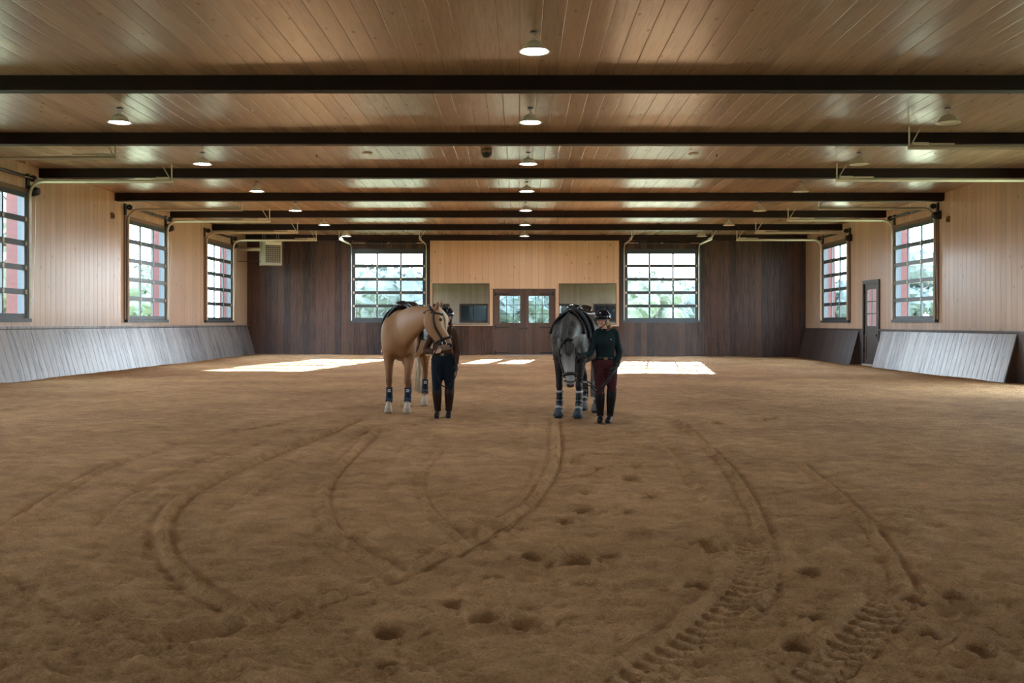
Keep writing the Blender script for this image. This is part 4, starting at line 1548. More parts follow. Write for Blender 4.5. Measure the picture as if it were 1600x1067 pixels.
def saddle(h, label, seat_y=0.52, pad_mat=None, pad_label='', flap_fwd=0.0, pad_y=(0.18, 0.88), pad_ang=86):
    k = h.k
    pad = h.shell('saddle_pad', pad_y[0], pad_y[1], pad_ang, 0.022, pad_mat, None, 0.02)
    pad.location, pad.rotation_euler = h.loc, (0, 0, h.rz)
    tag(pad, pad_label, 'saddle pad')
    r = empty('saddle', h.loc, h.rz)
    tag(r, label, 'saddle')
    # tree and seat: high pommel and cantle
    st = MB()
    nodes = [(0.19, 1.665, .060, .040), (0.26, 1.70, .105, .055), (0.36, 1.665, .125, .050), (0.50, 1.635, .155, .045), (0.63, 1.645, .18, .050), (0.73, 1.70, .17, .055), (0.77, 1.715, .12, .030)]
    cm = catmull(nodes, 4)
    st.loft([(0, q[0] * k, q[1] * k) for q in cm], [(q[2] * k, q[3] * k) for q in cm], (0, 0, 1), 18)
    st.build('seat', M_seatlea, r, True)
    gl = MB()
    for s in (-1, 1):
        gl = MB()
        gl.loft([(s * 0.07 * k, 0.24 * k, 1.655 * k), (s * 0.13 * k, 0.45 * k, 1.60 * k), (s * 0.16 * k, 0.74 * k, 1.60 * k)],
                [(.05 * k, .05 * k), (.06 * k, .045 * k), (.06 * k, .06 * k)], (0, 0, 1), 12)
        gl.build('panel', M_seatlea, r, True)
        # flap
        fl = MB()
        ys = np.array([q[0] for q in h.body])
        bd = np.array(h.body)
        ny, nz = 8, 12
        for layer in (0.060, 0.085):
            for j in range(nz + 1):
                tz = j / nz
                for i in range(ny + 1):
                    u = i / ny
                    wv = 0.36 - 0.06 * tz
                    y = 0.30 + flap_fwd * tz - 0.09 * math.sin(tz * 2.2) + u * wv
                    z_, a, b_ = [np.interp(y, ys, bd[:, q]) for q in (1, 2, 3)]
                    th = math.radians(66 - 76 * tz)
                    fl.v.append((s * (a + layer) * k * math.cos(th), y * k, (z_ + (b_ + layer) * math.sin(th)) * k))
        W = ny + 1
        o2 = (nz + 1) * W
        for j in range(nz):
            for i in range(ny):
                q = j * W + i
                fl.f.append((q, q + 1, q + W + 1, q + W))
                fl.f.append((o2 + q, o2 + q + W, o2 + q + W + 1, o2 + q + 1))
        for j in range(nz):
            for i in (0, ny):
                q = j * W + i
                fl.f.append((q, q + W, o2 + q + W, o2 + q))
        for i in range(ny):
            for j in (0, nz):
                q = j * W + i
                fl.f.append((q, o2 + q, o2 + q + 1, q + 1))
        fl.build('flap', M_leather, r, True)
        # stirrup
        x = s * 0.365 * k
        sl = MB()
        sl.tube([(s * 0.30 * k, 0.46 * k, 1.45 * k), (x, 0.46 * k, 1.20 * k), (x, 0.46 * k, 0.99 * k)], 0.014, 8)
        le = sl.build('stirrup_leather', M_leather, r, True)
        ir = MB()
        ring = [(x, (0.46 + 0.062 * math.cos(a)) * k, (0.92 + (0.075 if math.sin(a) > 0 else 0.045) * math.sin(a)) * k) for a in np.linspace(0, 2 * math.pi, 21)]
        ir.tube(ring, 0.009, 6)
        ir.box((x - 0.025, 0.405 * k, 0.868 * k), (x + 0.025, 0.515 * k, 0.882 * k))
        ir.build('stirrup_iron', M_chrome, r, True)
    return r


def girth(h, mat, y=0.34):
    k = h.k
    ys = np.array([q[0] for q in h.body])
    bd = np.array(h.body)
    pts = []
    for th in np.radians(np.linspace(178, 362, 25)):
        z_, a, b_ = [np.interp(y, ys, bd[:, q]) for q in (1, 2, 3)]
        pts.append(((a + 0.016) * k * math.cos(th), y * k, (z_ + (b_ + 0.016) * math.sin(th)) * k))
    return MB().loft(pts, [(0.05, 0.01)] * len(pts), [Vector((p[0], 0, p[2] - 1.15 * k)) for p in pts], 10)


def hair_strands(roots, ends, sag, n, r0, seed, mid=None, jitter=0.03):
    rng = random.Random(seed)
    mb = MB()
    for i in range(n):
        u = rng.random()
        a = Vector(roots(u))
        e = Vector(ends(u)) + Vector((rng.uniform(-1, 1) * jitter, rng.uniform(-1, 1) * jitter, rng.uniform(0, 1) * jitter * 3))
        m = Vector(mid(u)) if mid else (a + e) / 2
        m = m + Vector((rng.uniform(-1, 1), rng.uniform(-1, 1), 0)) * jitter * 0.8 + Vector(sag)
        cm = catmull([tuple(a), tuple(m), tuple(e)], 5)
        r = r0 * rng.uniform(0.7, 1.3)
        mb.tube([tuple(q) for q in cm], [r * (1 - 0.75 * (j / (len(cm) - 1)) ** 2) for j in range(len(cm))], 5)
    return mb


def mixc(c0, c1, f):
    return np.array(c0)[None, :] * (1 - f[:, None]) + np.array(c1)[None, :] * f[:, None]


def sstep(x, a, b_):
    t = np.clip((x - a) / (b_ - a), 0, 1)
    return t * t * (3 - 2 * t)


def head_param(h, co):
    """closest head-axis parameter and distance for each vertex"""
    ax = np.array([q[:3] for q in h.head_cm])
    d = np.linalg.norm(co[:, None, :] - ax[None], axis=2)
    i = d.argmin(1)
    return i / (len(ax) - 1), d[np.arange(len(co)), i]


def palomino_cols(h, co):
    base = (0.285, 0.145, 0.064)
    n = vnoise(co[:, 0] * 6, co[:, 1] * 6 + co[:, 2] * 5, 3)
    col = mixc(base, (0.33, 0.18, 0.085), np.clip(n + 0.5, 0, 1))
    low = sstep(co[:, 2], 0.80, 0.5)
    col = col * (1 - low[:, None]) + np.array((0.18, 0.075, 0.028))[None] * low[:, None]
    sock = sstep(co[:, 2], 0.20, 0.14)
    col = col * (1 - sock[:, None]) + np.array((0.52, 0.44, 0.35))[None] * sock[:, None]
    hoof = sstep(co[:, 2], 0.075, 0.06)
    col = col * (1 - hoof[:, None]) + np.array((0.42, 0.34, 0.25))[None] * hoof[:, None]
    t, d = head_param(h, co)
    head = (d < 0.19) & (t > 0.02)
    mz = sstep(t, 0.66, 0.92) * head
    col = col * (1 - mz[:, None]) + np.array((0.20, 0.14, 0.11))[None] * mz[:, None]
    # pale stripe down the front of the face
    ax = np.array([q[:3] for q in h.head_cm])
    i = np.clip((t * (len(ax) - 1)).round().astype(int), 0, len(ax) - 1)
    fv = np.array(h.front.normalized())
    fwd = ((co - ax[i]) * fv[None]).sum(1)
    st = head * sstep(fwd, 0.075, 0.105) * sstep(t, 0.9, 0.7)
    col = col * (1 - 0.75 * st[:, None]) + np.array((0.68, 0.58, 0.45))[None] * 0.75 * st[:, None]
    return col


def grey_cols(h, co):
    n = vnoise(co[:, 0] * 11, co[:, 1] * 11 + co[:, 2] * 9, 5)
    n2 = vnoise(co[:, 0] * 26 + 5, co[:, 1] * 26 + co[:, 2] * 24, 6)
    f = np.clip(0.45 + 1.0 * n + 0.8 * n2, 0, 1)
    col = mixc((0.016, 0.015, 0.015), (0.105, 0.098, 0.09), f)
    low = sstep(co[:, 2], 1.0, 0.72)
    col = col * (1 - low[:, None]) + np.array((0.016, 0.015, 0.017))[None] * low[:, None]
    t, d = head_param(h, co)
    head = (d < 0.17) * sstep(t, 0.03, 0.2)
    hc = mixc((0.075, 0.07, 0.066), (0.26, 0.245, 0.23), sstep(t, 0.25, 0.62))
    col = col * (1 - head[:, None]) + hc * head[:, None]
    mz = sstep(t, 0.86, 0.97) * (d < 0.17)
    col = col * (1 - mz[:, None]) + np.array((0.045, 0.042, 0.042))[None] * mz[:, None]
    return col


# --- palomino
hp = Horse('horse', (-1.965, 15.98, float(floor_z(-1.97, 15.98)) + 0.012), math.radians(-5.5), 1.03, 0.08, {-1: 0.0, 1: 0.0}, 0.148, M_coat_p, palomino_cols, '')
hp.build_trunk()
hp.neck([(hp.w(622, 532, 16.75), .08, .18), (hp.w(625, 527, 16.3), .21, .34), (hp.w(633, 514, 15.85), .175, .325), (hp.w(647, 502.5, 15.42), .125, .245), (hp.w(661, 496, 15.12), .092, .175), (hp.w(675, 492, 14.93), .08, .14)])
hp.raw.ell(hp.w(617, 517, 16.02), (0.15, 0.22, 0.27))
HN = [(676, 481, .075, .08), (678.5, 490, .095, .135), (679, 501, .108, .170), (681.5, 512, .098, .158), (688, 524, .074, .120), (693.5, 533, .066, .110), (697, 540.5, .064, .098), (698.5, 547, .050, .062)]
hp.head([(hp.w(x, y, 14.86 - 0.08 * (y - 481) / 65), a, b_) for (x, y, a, b_) in HN], hp.Mi.to_3x3() @ Vector((0.93, 0, 0.36)))
hp.relax = [(hp.w(619, 517, 15.85), 0.60, 110), (hp.w(622, 552, 15.75), 0.32, 40)]
hp.finish()
tag(hp.obj, 'palomino horse with cream tail and navy leg boots, head turned to the rider', 'horse')
fr3 = hp.Mi.to_3x3()
for (bx_, by_, tx_, ty_, dy) in ((681, 486, 685, 470, -0.07), (686, 483, 691, 470.5, 0.08)):
    hp.ear(hp.w(bx_, by_, 14.86 + dy), hp.w(tx_, ty_, 14.84 + dy), 0.042, fr3 @ Vector((0.75, -0.6, 0)), M_coat_p if False else simple('palomino_ear', (0.30, 0.135, 0.045), 0.6))
for th in (math.radians(38), math.radians(142)):
    c = hp.head_at(0.30, th, -0.012)
    MB().ell(c, (0.028, 0.026, 0.026)).build('eye', M_eye, hp.obj, True)
for th in (math.radians(50), math.radians(130)):
    c = hp.head_at(0.90, th, -0.004)
    MB().ell(c, (0.014, 0.014, 0.020)).build('nostril', M_eye, hp.obj, True)
# forelock and mane
hair_strands(lambda u: hp.head_at(0.02 + 0.05 * u, math.radians(70 + 40 * u), 0.0), lambda u: hp.head_at(0.36 + 0.22 * u, math.radians(60 + 60 * u), 0.012), (0, 0, 0), 70, 0.011, 7,
             mid=lambda u: hp.head_at(0.18 + 0.08 * u, math.radians(55 + 66 * u), 0.036), jitter=0.008).build('forelock', M_cream, hp.obj, True)
cm = hp.neck_cm


def crest(h, u, off=0.0):
    c = h.neck_cm
    f = u * (len(c) - 1)
    i = min(int(f), len(c) - 2)
    q = c[i] * (1 - (f - i)) + c[i + 1] * (f - i)
    t = Vector((c[i + 1] - c[i])[:3]).normalized()
    return ring_pt(Vector(q[:3]), t, Vector((0, 0, 1)), q[3] + off, q[4] + off, math.radians(90)), ring_pt(Vector(q[:3]), t, Vector((0, 0, 1)), q[3] + off, q[4] + off, math.radians(150 if h is hp else 30))


sdm = -1 if (crest(hp, 0.5)[1] - hp.Mi @ P(700, 500, 15.0)).length < (crest(hp, 0.5)[0] - hp.Mi @ P(700, 500, 15.0)).length else 1
hair_strands(lambda u: crest(hp, 0.25 + 0.72 * u, -0.012)[0], lambda u: crest(hp, 0.25 + 0.72 * u, -0.012)[0] + fr3 @ Vector((-0.02, 0.16, -0.20)), (0, 0, 0.0), 110, 0.008, 9,
             mid=lambda u: crest(hp, 0.25 + 0.72 * u, 0.010)[0] + fr3 @ Vector((-0.005, 0.06, -0.04)), jitter=0.012).build('mane', M_cream, hp.obj, True)
k = hp.k
ty = (1.55 + hp.hind_shift) * k
hair_strands(lambda u: (0.05 * (u - 0.5), ty, 1.30 * k), lambda u: (0.16 * (u - 0.5), ty + 0.06 + 0.05 * math.sin(9 * u), 0.16), (0, 0, 0), 130, 0.011, 11,
             mid=lambda u: (0.15 * (u - 0.5), ty + 0.13 + 0.05 * math.cos(7 * u), 0.85), jitter=0.035).build('tail', M_cream, hp.obj, True)
for joints, z0, z1 in ((hp.front_joints, 0.165, 0.385), (hp.hind_joints, 0.20, 0.43)):
    for s in (-1, 1):
        b = tube_band(joints[s], z0 * k, z1 * k, 0.014).build('leg_boot', M_navy, hp.obj, True)
        tube_band(joints[s], z0 * k - 0.006, z0 * k + 0.035, 0.018, sub=3).build('boot_trim', M_navytrim, b, True)
        J = sorted(joints[s], key=lambda q: q[2])
        zz = z1 * k - 0.05
        v = [np.interp(zz, [q[2] for q in J], [q[i] for q in J]) for i in range(5)]
        pt = MB()
        yy = v[1] - v[4] - 0.020
        pt.box((v[0] - 0.012, yy, zz - 0.022), (v[0] + 0.034, yy + 0.012, zz + 0.022))
        pt.build('logo_patch', M_patch, b)
        lg = MB()
        for q in range(3):
            lg.box((v[0] - 0.006 + q * 0.013, yy - 0.002, zz - 0.010 + 0.004 * (q % 2)), (v[0] + 0.001 + q * 0.013, yy, zz + 0.010))
        lg.build('logo_mark', M_navy, b)
br_ = hp.bridle([('noseband', 0.68, 0.03, 0.020), ('flash_strap', 0.80, 0.09, 0.012), ('browband', 0.14, 0.05, 0.014)],
                (math.radians(0), math.radians(180)), 0.78)
thr = MB()
thr.tube([hp.head_at(0.06, math.radians(t), 0.008 + 0.05 * max(0, math.sin(math.radians(t) * 1.0) * -1)) for t in range(180, 361, 15)], 0.007, 6)
thr.build('throat_lash', M_leather, br_, True)
saddle(hp, 'black leather saddle on the palomino horse', pad_mat=M_padblue, pad_label='silver blue patterned saddle pad on the palomino horse')
girth(hp, M_girth).build('girth', M_girth, None, True, loc=hp.loc).rotation_euler = (0, 0, hp.rz)
g_ = bpy.data.objects['girth']
g_.parent = [o for o in bpy.data.objects if o.name == 'saddle'][0]
g_.location, g_.rotation_euler = (0, 0, 0), (0, 0, 0)

# --- dapple grey
hg_ = Horse('horse', (0.7625, 15.17, float(floor_z(0.76, 15.17)) + 0.012), math.radians(-19.0), 1.0, -0.10, {-1: 0.20, 1: -0.14}, 0.155, M_coat_g, grey_cols, '')
hg = hg_
hg.build_trunk()
hg.neck([(hg.w(893, 523, 15.40), .20, .33), (hg.w(891, 522, 14.98), .165, .29), (hg.w(889, 529, 14.66), .125, .22), (hg.w(887, 538, 14.42), .10, .16), (hg.w(886.5, 543, 14.34), .09, .13)])
GN = [(886, 534, 14.36, .075, .08), (886.5, 545, 14.33, .102, .125), (887, 556, 14.29, .114, .150), (888, 568, 14.24, .098, .138), (889.5, 580, 14.18, .080, .105), (890.5, 591, 14.13, .070, .090),
      (891, 599, 14.10, .066, .076), (891, 605, 14.085, .048, .05)]
hg.head([(hg.w(x, y, d), a, b_) for (x, y, d, a, b_) in GN], hg.Mi.to_3x3() @ Vector((0.05, -1, 0.25)))
for th in (30, 150):
    hg.raw.ell(hg.head_at(0.30, math.radians(th), -0.016), (0.032, 0.032, 0.04))
hg.relax = [(hg.w(890, 515, 15.15), 0.55, 60)]
hg.finish()
tag(hg.obj, 'dapple grey horse with lowered head and fleece edged black leg boots', 'horse')
fg3 = hg.Mi.to_3x3()
M_fleece_dim = simple('pale_inner_ear', (0.20, 0.18, 0.165), 0.9)
M_greyear = simple('grey_ear', (0.15, 0.145, 0.135), 0.7)
for (bx_, by_, tx_, ty_) in ((880, 545, 871.5, 527), (893.5, 544, 901.5, 525)):
    hg.ear(hg.w(bx_, by_, 14.30), hg.w(tx_, ty_, 14.27), 0.052, fg3 @ Vector((0.2 if tx_ > 887 else -0.2, -1, 0.1)), M_greyear, M_fleece_dim)
for th in (28, 152):
    c = hg.head_at(0.305, math.radians(th), 0.002)
    MB().ell(c, (0.020, 0.020, 0.022)).build('eye', M_eye, hg.obj, True)
for th in (48, 132):
    c = hg.head_at(0.93, math.radians(th), -0.004)
    MB().ell(c, (0.015, 0.012, 0.020)).build('nostril', M_eye, hg.obj, True)
hair_strands(lambda u: hg.head_at(0.02 + 0.05 * u, math.radians(40 + 100 * u), 0.0), lambda u: hg.head_at(0.28 + 0.10 * math.sin(3.14 * u), math.radians(58 + 64 * u), 0.008), (0, 0, 0), 60, 0.009, 17,
             mid=lambda u: hg.head_at(0.18, math.radians(48 + 84 * u), 0.022), jitter=0.01).build('forelock', M_darkhair, hg.obj, True)
hair_strands(lambda u: crest(hg, 0.10 + 0.88 * u, -0.010)[0], lambda u: crest(hg, 0.10 + 0.88 * u, 0.014)[0] + fg3 @ Vector((-0.10, -0.03, -0.13)), (0, 0, 0.0), 170, 0.010, 19,
             mid=lambda u: crest(hg, 0.10 + 0.88 * u, 0.030)[0] + fg3 @ Vector((-0.04, -0.02, -0.02)), jitter=0.012).build('mane', M_darkhair, hg.obj, True)
k = hg.k
ty = (1.55 + hg.hind_shift) * k
hair_strands(lambda u: (0.05 * (u - 0.5), ty, 1.28 * k), lambda u: (0.13 * (u - 0.5), ty + 0.06 + 0.05 * math.sin(9 * u), 0.20), (0, 0, 0), 110, 0.011, 21,
             mid=lambda u: (0.14 * (u - 0.5), ty + 0.12 + 0.05 * math.cos(7 * u), 0.85), jitter=0.03).build('tail', M_greyhair, hg.obj, True)
for joints, z0, z1 in ((hg.front_joints, 0.15, 0.40), (hg.hind_joints, 0.19, 0.47)):
    for s in (-1, 1):
        b = tube_band(joints[s], z0 * k, z1 * k, 0.014).build('leg_boot', M_bootblack, hg.obj, True)
        tube_band(joints[s], z1 * k - 0.010, z1 * k + 0.018, 0.022, sub=3).build('fleece_edge', M_fleece, b, True)
        tube_band(joints[s], z0 * k - 0.012, z0 * k + 0.016, 0.022, sub=3).build('fleece_edge', M_fleece, b, True)
        for zz in (0.34, 0.60):
            z_ = (z0 + (z1 - z0) * zz) * k
            tube_band(joints[s], z_ - 0.014, z_ + 0.014, 0.017, sub=3).build('boot_strap', M_leather, b, True)
    if joints is hg.front_joints:
        for s in (-1, 1):
            x = s * hg.fdx * k
            MB().loft([(x, -0.035 * k, 0.135 * k), (x, -0.055 * k, 0.09 * k), (x, -0.07 * k, 0.02 * k)], [(.052, .056), (.066, .070), (.084, .088)], (0, -1, 0), 18).build('bell_boot', M_bell, hg.obj, True)
    else:
        for s in (-1, 1):
            hy = 1.28 * k + hg.hind_shift + hg.hind_dy[s]
            x = s * .145 * k
            MB().loft([(x, hy + 0.02, 0.135 * k), (x, hy, 0.09 * k), (x, hy - 0.012, 0.02 * k)], [(.050, .054), (.062, .066), (.078, .082)], (0, -1, 0), 18).build('bell_boot', M_greyear, hg.obj, True)
bg_ = hg.bridle([('noseband', 0.64, 0.03, 0.024), ('flash_strap', 0.77, 0.09, 0.011), ('browband', 0.13, 0.03, 0.010)],
                (math.radians(0), math.radians(180)), 0.72)
saddle(hg, 'black leather saddle with shiny seat on the grey horse', pad_mat=M_padblack, pad_label='black saddle pad on the grey horse', pad_y=(0.10, 0.80), pad_ang=88)
sg = [o for o in bpy.data.objects if o.name.startswith('saddle') and o.type == 'EMPTY'][-1]
girth(hg, M_leather).build('girth', M_leather, sg, True)
bs = MB()      # breast strap across the shoulders
pts = []
for th in np.radians(np.linspace(20, 160, 25)):
    ys_ = np.array([q[0] for q in hg.body])
    bd_ = np.array(hg.body)
    y = 0.10 - 0.22 * abs(math.cos(th))
    z_, a, b_ = [np.interp(y, ys_, bd_[:, q]) for q in (1, 2, 3)]
    pts.append(((a + 0.05) * math.cos(th), y, z_ + (b_ + 0.065) * math.sin(th)))
bs.tube(pts, 0.022, 8)
bs.build('breast_strap', M_leather, sg, True)


# ------------------------------------------------------------------ riders
M_skin = simple('skin', (0.50, 0.29, 0.20), 0.5, var=0.06)
M_lips = simple('lips', (0.42, 0.15, 0.13), 0.45)
M_brown = simple('brown_shirt', (0.065, 0.034, 0.019), 0.8, spec=0.15, var=0.15, bump=0.15)
M_darkgreen = simple('dark_green_shirt', (0.007, 0.018, 0.020), 0.8, spec=0.15, var=0.2, bump=0.15)
M_navybr = simple('navy_breeches', (0.006, 0.011, 0.018), 0.8, spec=0.15, var=0.15)
M_maroon = simple('maroon_breeches', (0.052, 0.0125, 0.016), 0.8, spec=0.15, var=0.15)
M_brownboot = simple('brown_boot_leather', (0.020, 0.009, 0.006), 0.4, spec=0.25, var=0.2, coat=0.05)
M_blackboot = simple('black_boot_leather', (0.005, 0.005, 0.006), 0.4, spec=0.22, var=0.2, coat=0.05)
M_helmet = simple('glossy_black_helmet', (0.005, 0.006, 0.010), 0.18, spec=0.35, var=0.1, coat=0.15)
M_blonde = simple('blonde_hair', (0.40, 0.26, 0.13), 0.5, var=0.3, vscale=60)
M_brownhair = simple('brown_hair', (0.05, 0.025, 0.014), 0.5, var=0.3, vscale=60)
M_glove = simple('black_glove', (0.012, 0.012, 0.014), 0.6)
M_eyewhite = simple('eye_white', (0.6, 0.58, 0.55), 0.2, var=0)


def hand_loft(mb, wrist, palm_dir, across, curl_dir, infl=0.0, curl=0.6, size=1.0):
    """palm, four fingers of different lengths with knuckle bends, and a thumb from the side of the palm"""
    w_, d, a, c = Vector(wrist), Vector(palm_dir).normalized(), Vector(across).normalized(), Vector(curl_dir).normalized()
    s = size
    mb.loft([w_ - d * 0.02, w_ + d * 0.02 * s, w_ + d * 0.055 * s, w_ + d * 0.088 * s],
            [(.024 + infl, .019 + infl), (.032 * s + infl, .016 + infl), (.041 * s + infl, .0145 + infl), (.039 * s + infl, .013 + infl)], c, 12)
    for i, L_ in enumerate((0.066, 0.074, 0.069, 0.054)):
        o = w_ + d * 0.083 * s + a * ((1.5 - i) * 0.0205 * s)
        ang = curl * (0.8 + 0.12 * i)
        p = [o - d * 0.02]
        dirv = d.copy()
        cur = o.copy()
        p.append(cur.copy())
        for j, fl in enumerate((0.42, 0.32, 0.26)):
            an = ang * (0.6 + 0.55 * j)
            dv = d * math.cos(an) + c * math.sin(an)
            cur = cur + dv * (L_ * fl * s)
            p.append(cur.copy())
        mb.tube(p, [0.0095 + infl, 0.0095 + infl, 0.009 + infl, 0.0082 + infl, 0.0068 + infl], 8)
    o = w_ + d * 0.028 * s + a * 0.028 * s
    p = [o - a * 0.012, o + a * 0.016 + d * 0.012, o + a * 0.030 + d * 0.036 + c * 0.012, o + a * 0.030 + d * 0.058 + c * 0.026]
    mb.tube(p, [0.0125 + infl, 0.0115 + infl, 0.0095 + infl, 0.0078 + infl], 8)


class Person:
    def __init__(self, root_xy, H, yaw_head, tilt=0.0, lean=0.0, face=0.0):
        self.x, self.y = root_xy
        self.z = float(floor_z(self.x, self.y)) + 0.005
        self.H = H
        self.yaw = yaw_head
        self.o3 = Vector((self.x, self.y, self.z))
        self.lean = lean

    def L(self, px, py, y):
        return P(px, py, y) - self.o3

    def torso(self, mb, infl, z_lo=0.50, z_hi=0.86):
        H = self.H
        prof = [(0.475, .150, .105, 0), (0.515, .172, .122, 0.01), (0.545, .168, .120, 0.008), (0.60, .128, .095, 0), (0.635, .125, .092, -0.005), (0.68, .140, .105, -0.01),
                (0.725, .150, .122, -0.018), (0.765, .155, .108, -0.008), (0.80, .160, .088, 0.0), (0.825, .125, .070, 0.006), (0.845, .068, .055, 0.008)]
        pr = catmull(prof, 3)
        pr = [q for q in pr if z_lo <= q[0] <= z_hi]
        mb.loft([(self.lean * (q[0] - 0.5) * H, q[3], q[0] * H) for q in pr], [(q[1] * H / 1.7 + infl, q[2] * H / 1.7 + infl) for q in pr], (0, -1, 0), 24)

    def limb(self, mb, pts, rad, infl, sub=4):
        cm = catmull([tuple(p) + (r,) for p, r in zip(pts, rad)], sub)
        mb.tube([q[:3] for q in cm], [q[3] + infl for q in cm], 14)

    def neck_head(self, mb):
        H = self.H
        hx = self.lean * 0.36 * H
        self.hc = Vector((hx + self.hshift[0], self.hshift[1] - 0.01, 0.928 * H + self.hshift[2]))
        nb = Vector((self.lean * 0.32 * H, 0.008, 0.825 * H))
        mb.tube([nb, (nb + self.hc) / 2 + Vector((0, 0.012, -0.03)), self.hc + Vector((0, 0.01, -0.04))], [0.062, 0.051, 0.052], 14)
        R = Matrix.Rotation(self.yaw, 3, 'Z')
        self.R = R
        s = H / 1.7
        mb.ell(self.hc + R @ Vector((0, 0.012, 0.025)) * s, (0.074 * s, 0.092 * s, 0.098 * s), R)
        mb.ell(self.hc + R @ Vector((0, -0.018, -0.045)) * s, (0.058 * s, 0.068 * s, 0.070 * s), R)
        mb.ell(self.hc + R @ Vector((0, -0.058, -0.088)) * s, (0.026 * s, 0.026 * s, 0.022 * s), R)     # chin
        mb.loft([self.hc + R @ Vector((0, -0.076, 0.022)) * s, self.hc + R @ Vector((0, -0.096, -0.012)) * s, self.hc + R @ Vector((0, -0.082, -0.026)) * s],
                [(.009, .010), (.015, .016), (.012, .008)], R @ Vector((0, -1, 0)), 10)
        for q in (-1, 1):
            mb.ell(self.hc + R @ Vector((q * 0.076, 0.018, -0.012)) * s, (0.012 * s, 0.022 * s, 0.034 * s), R)
            mb.ell(self.hc + R @ Vector((q * 0.040, -0.058, -0.022)) * s, (0.024 * s, 0.022 * s, 0.020 * s), R)
            mb.ell(self.hc + R @ Vector((q * 0.032, -0.072, 0.034)) * s, (0.024 * s, 0.014 * s, 0.010 * s), R)

    def face_parts(self, root):
        R, s = self.R, self.H / 1.7
        for q in (-1, 1):
            e = MB().ell(self.hc + R @ Vector((q * 0.031, -0.075, 0.012)) * s, (0.015 * s, 0.010 * s, 0.009 * s), R).build('eye', M_eyewhite, root, True)
            MB().ell(self.hc + R @ Vector((q * 0.031, -0.082, 0.012)) * s, (0.0075 * s, 0.005 * s, 0.0075 * s), R).build('iris', M_eye, e, True)
            MB().tube([self.hc + R @ Vector((q * a, -0.090 + 0.012 * i, 0.036 + 0.004 * math.sin(i * 1.5))) * s for i, a in enumerate((0.016, 0.034, 0.05))], 0.0042, 6).build('eyebrow', M_brownhair, root, True)
        MB().tube([self.hc + R @ Vector((a, -0.086 + 0.25 * abs(a), -0.052)) * s for a in (-0.026, -0.012, 0, 0.012, 0.026)], [0.003, 0.0062, 0.0055, 0.0062, 0.003], 8).build('mouth', M_lips, root, True)

    def helmet(self, root):
        R, s = self.R, self.H / 1.7
        c = self.hc + Vector((0, 0, 0.032 * s))
        h = MB()
        prof = []
        nu, nv = 28, 10
        for j in range(nv + 1):
            ph = (math.pi / 2) * j / nv
            prof.append((math.cos(ph), math.sin(ph)))
        vs = []
        for (cr, sr) in prof:
            for i in range(nu):
                th = 2 * math.pi * i / nu
                q = Vector((0.117 * cr * math.cos(th), 0.010 + 0.146 * cr * math.sin(th), 0.140 * sr - 0.012 * (1 if sr == 0 else 0) - 0.022 * max(0, math.sin(th)) * cr)) * s
                vs.append(c + R @ q)
        fs = []
        for j in range(nv):
            for i in range(nu):
                i2 = (i + 1) % nu
                fs.append((j * nu + i, j * nu + i2, (j + 1) * nu + i2, (j + 1) * nu + i))
        fs.append(tuple(range(nu - 1, -1, -1)))
        h.add(vs, fs)
        hm = h.build('helmet', M_helmet, root, True)
        b = MB()
        vt, vb = [], []
        n = 16
        for i in range(n + 1):
            th = math.pi + math.pi * (0.10 + 0.80 * i / n)
            o1 = Vector((0.114 * math.cos(th), 0.010 + 0.142 * math.sin(th), 0.010)) * s
            o2 = Vector((0.122 * math.cos(th), 0.010 + (0.142 + 0.060 * math.sin(math.pi * i / n)) * math.sin(th), -0.016)) * s
            vt += [c + R @ o1, c + R @ o2]
        b.v = [tuple(p) for p in vt] + [tuple(p - Vector((0, 0, 0.007))) for p in vt]
        o2 = len(vt)
        for i in range(n):
            a0 = 2 * i
            b.f += [(a0, a0 + 1, a0 + 3, a0 + 2), (o2 + a0, o2 + a0 + 2, o2 + a0 + 3, o2 + a0 + 1), (a0 + 1, o2 + a0 + 1, o2 + a0 + 3, a0 + 3), (a0, a0 + 2, o2 + a0 + 2, o2 + a0)]
        b.f += [(0, o2, o2 + 1, 1), (2 * n, 2 * n + 1, o2 + 2 * n + 1, o2 + 2 * n)]
        b.build('brim', M_helmet, hm, True)
        st = MB()
        for q in (-1, 1):
            st.tube([c + R @ Vector((q * 0.098, -0.01, -0.015)) * s, c + R @ Vector((q * 0.080, -0.03, -0.085)) * s, c + R @ Vector((0, -0.045, -0.150)) * s], 0.006, 6)
        st.build('chin_strap', M_leather, hm, True)
        ridge = MB().tube([c + R @ Vector((0, 0.010 + 0.147 * math.cos(a), 0.141 * math.sin(a))) * s for a in np.linspace(0.15, math.pi - 0.15, 14)], 0.007, 6)
        ridge.build('centre_stripe', M_leather, hm, True)
        return hm


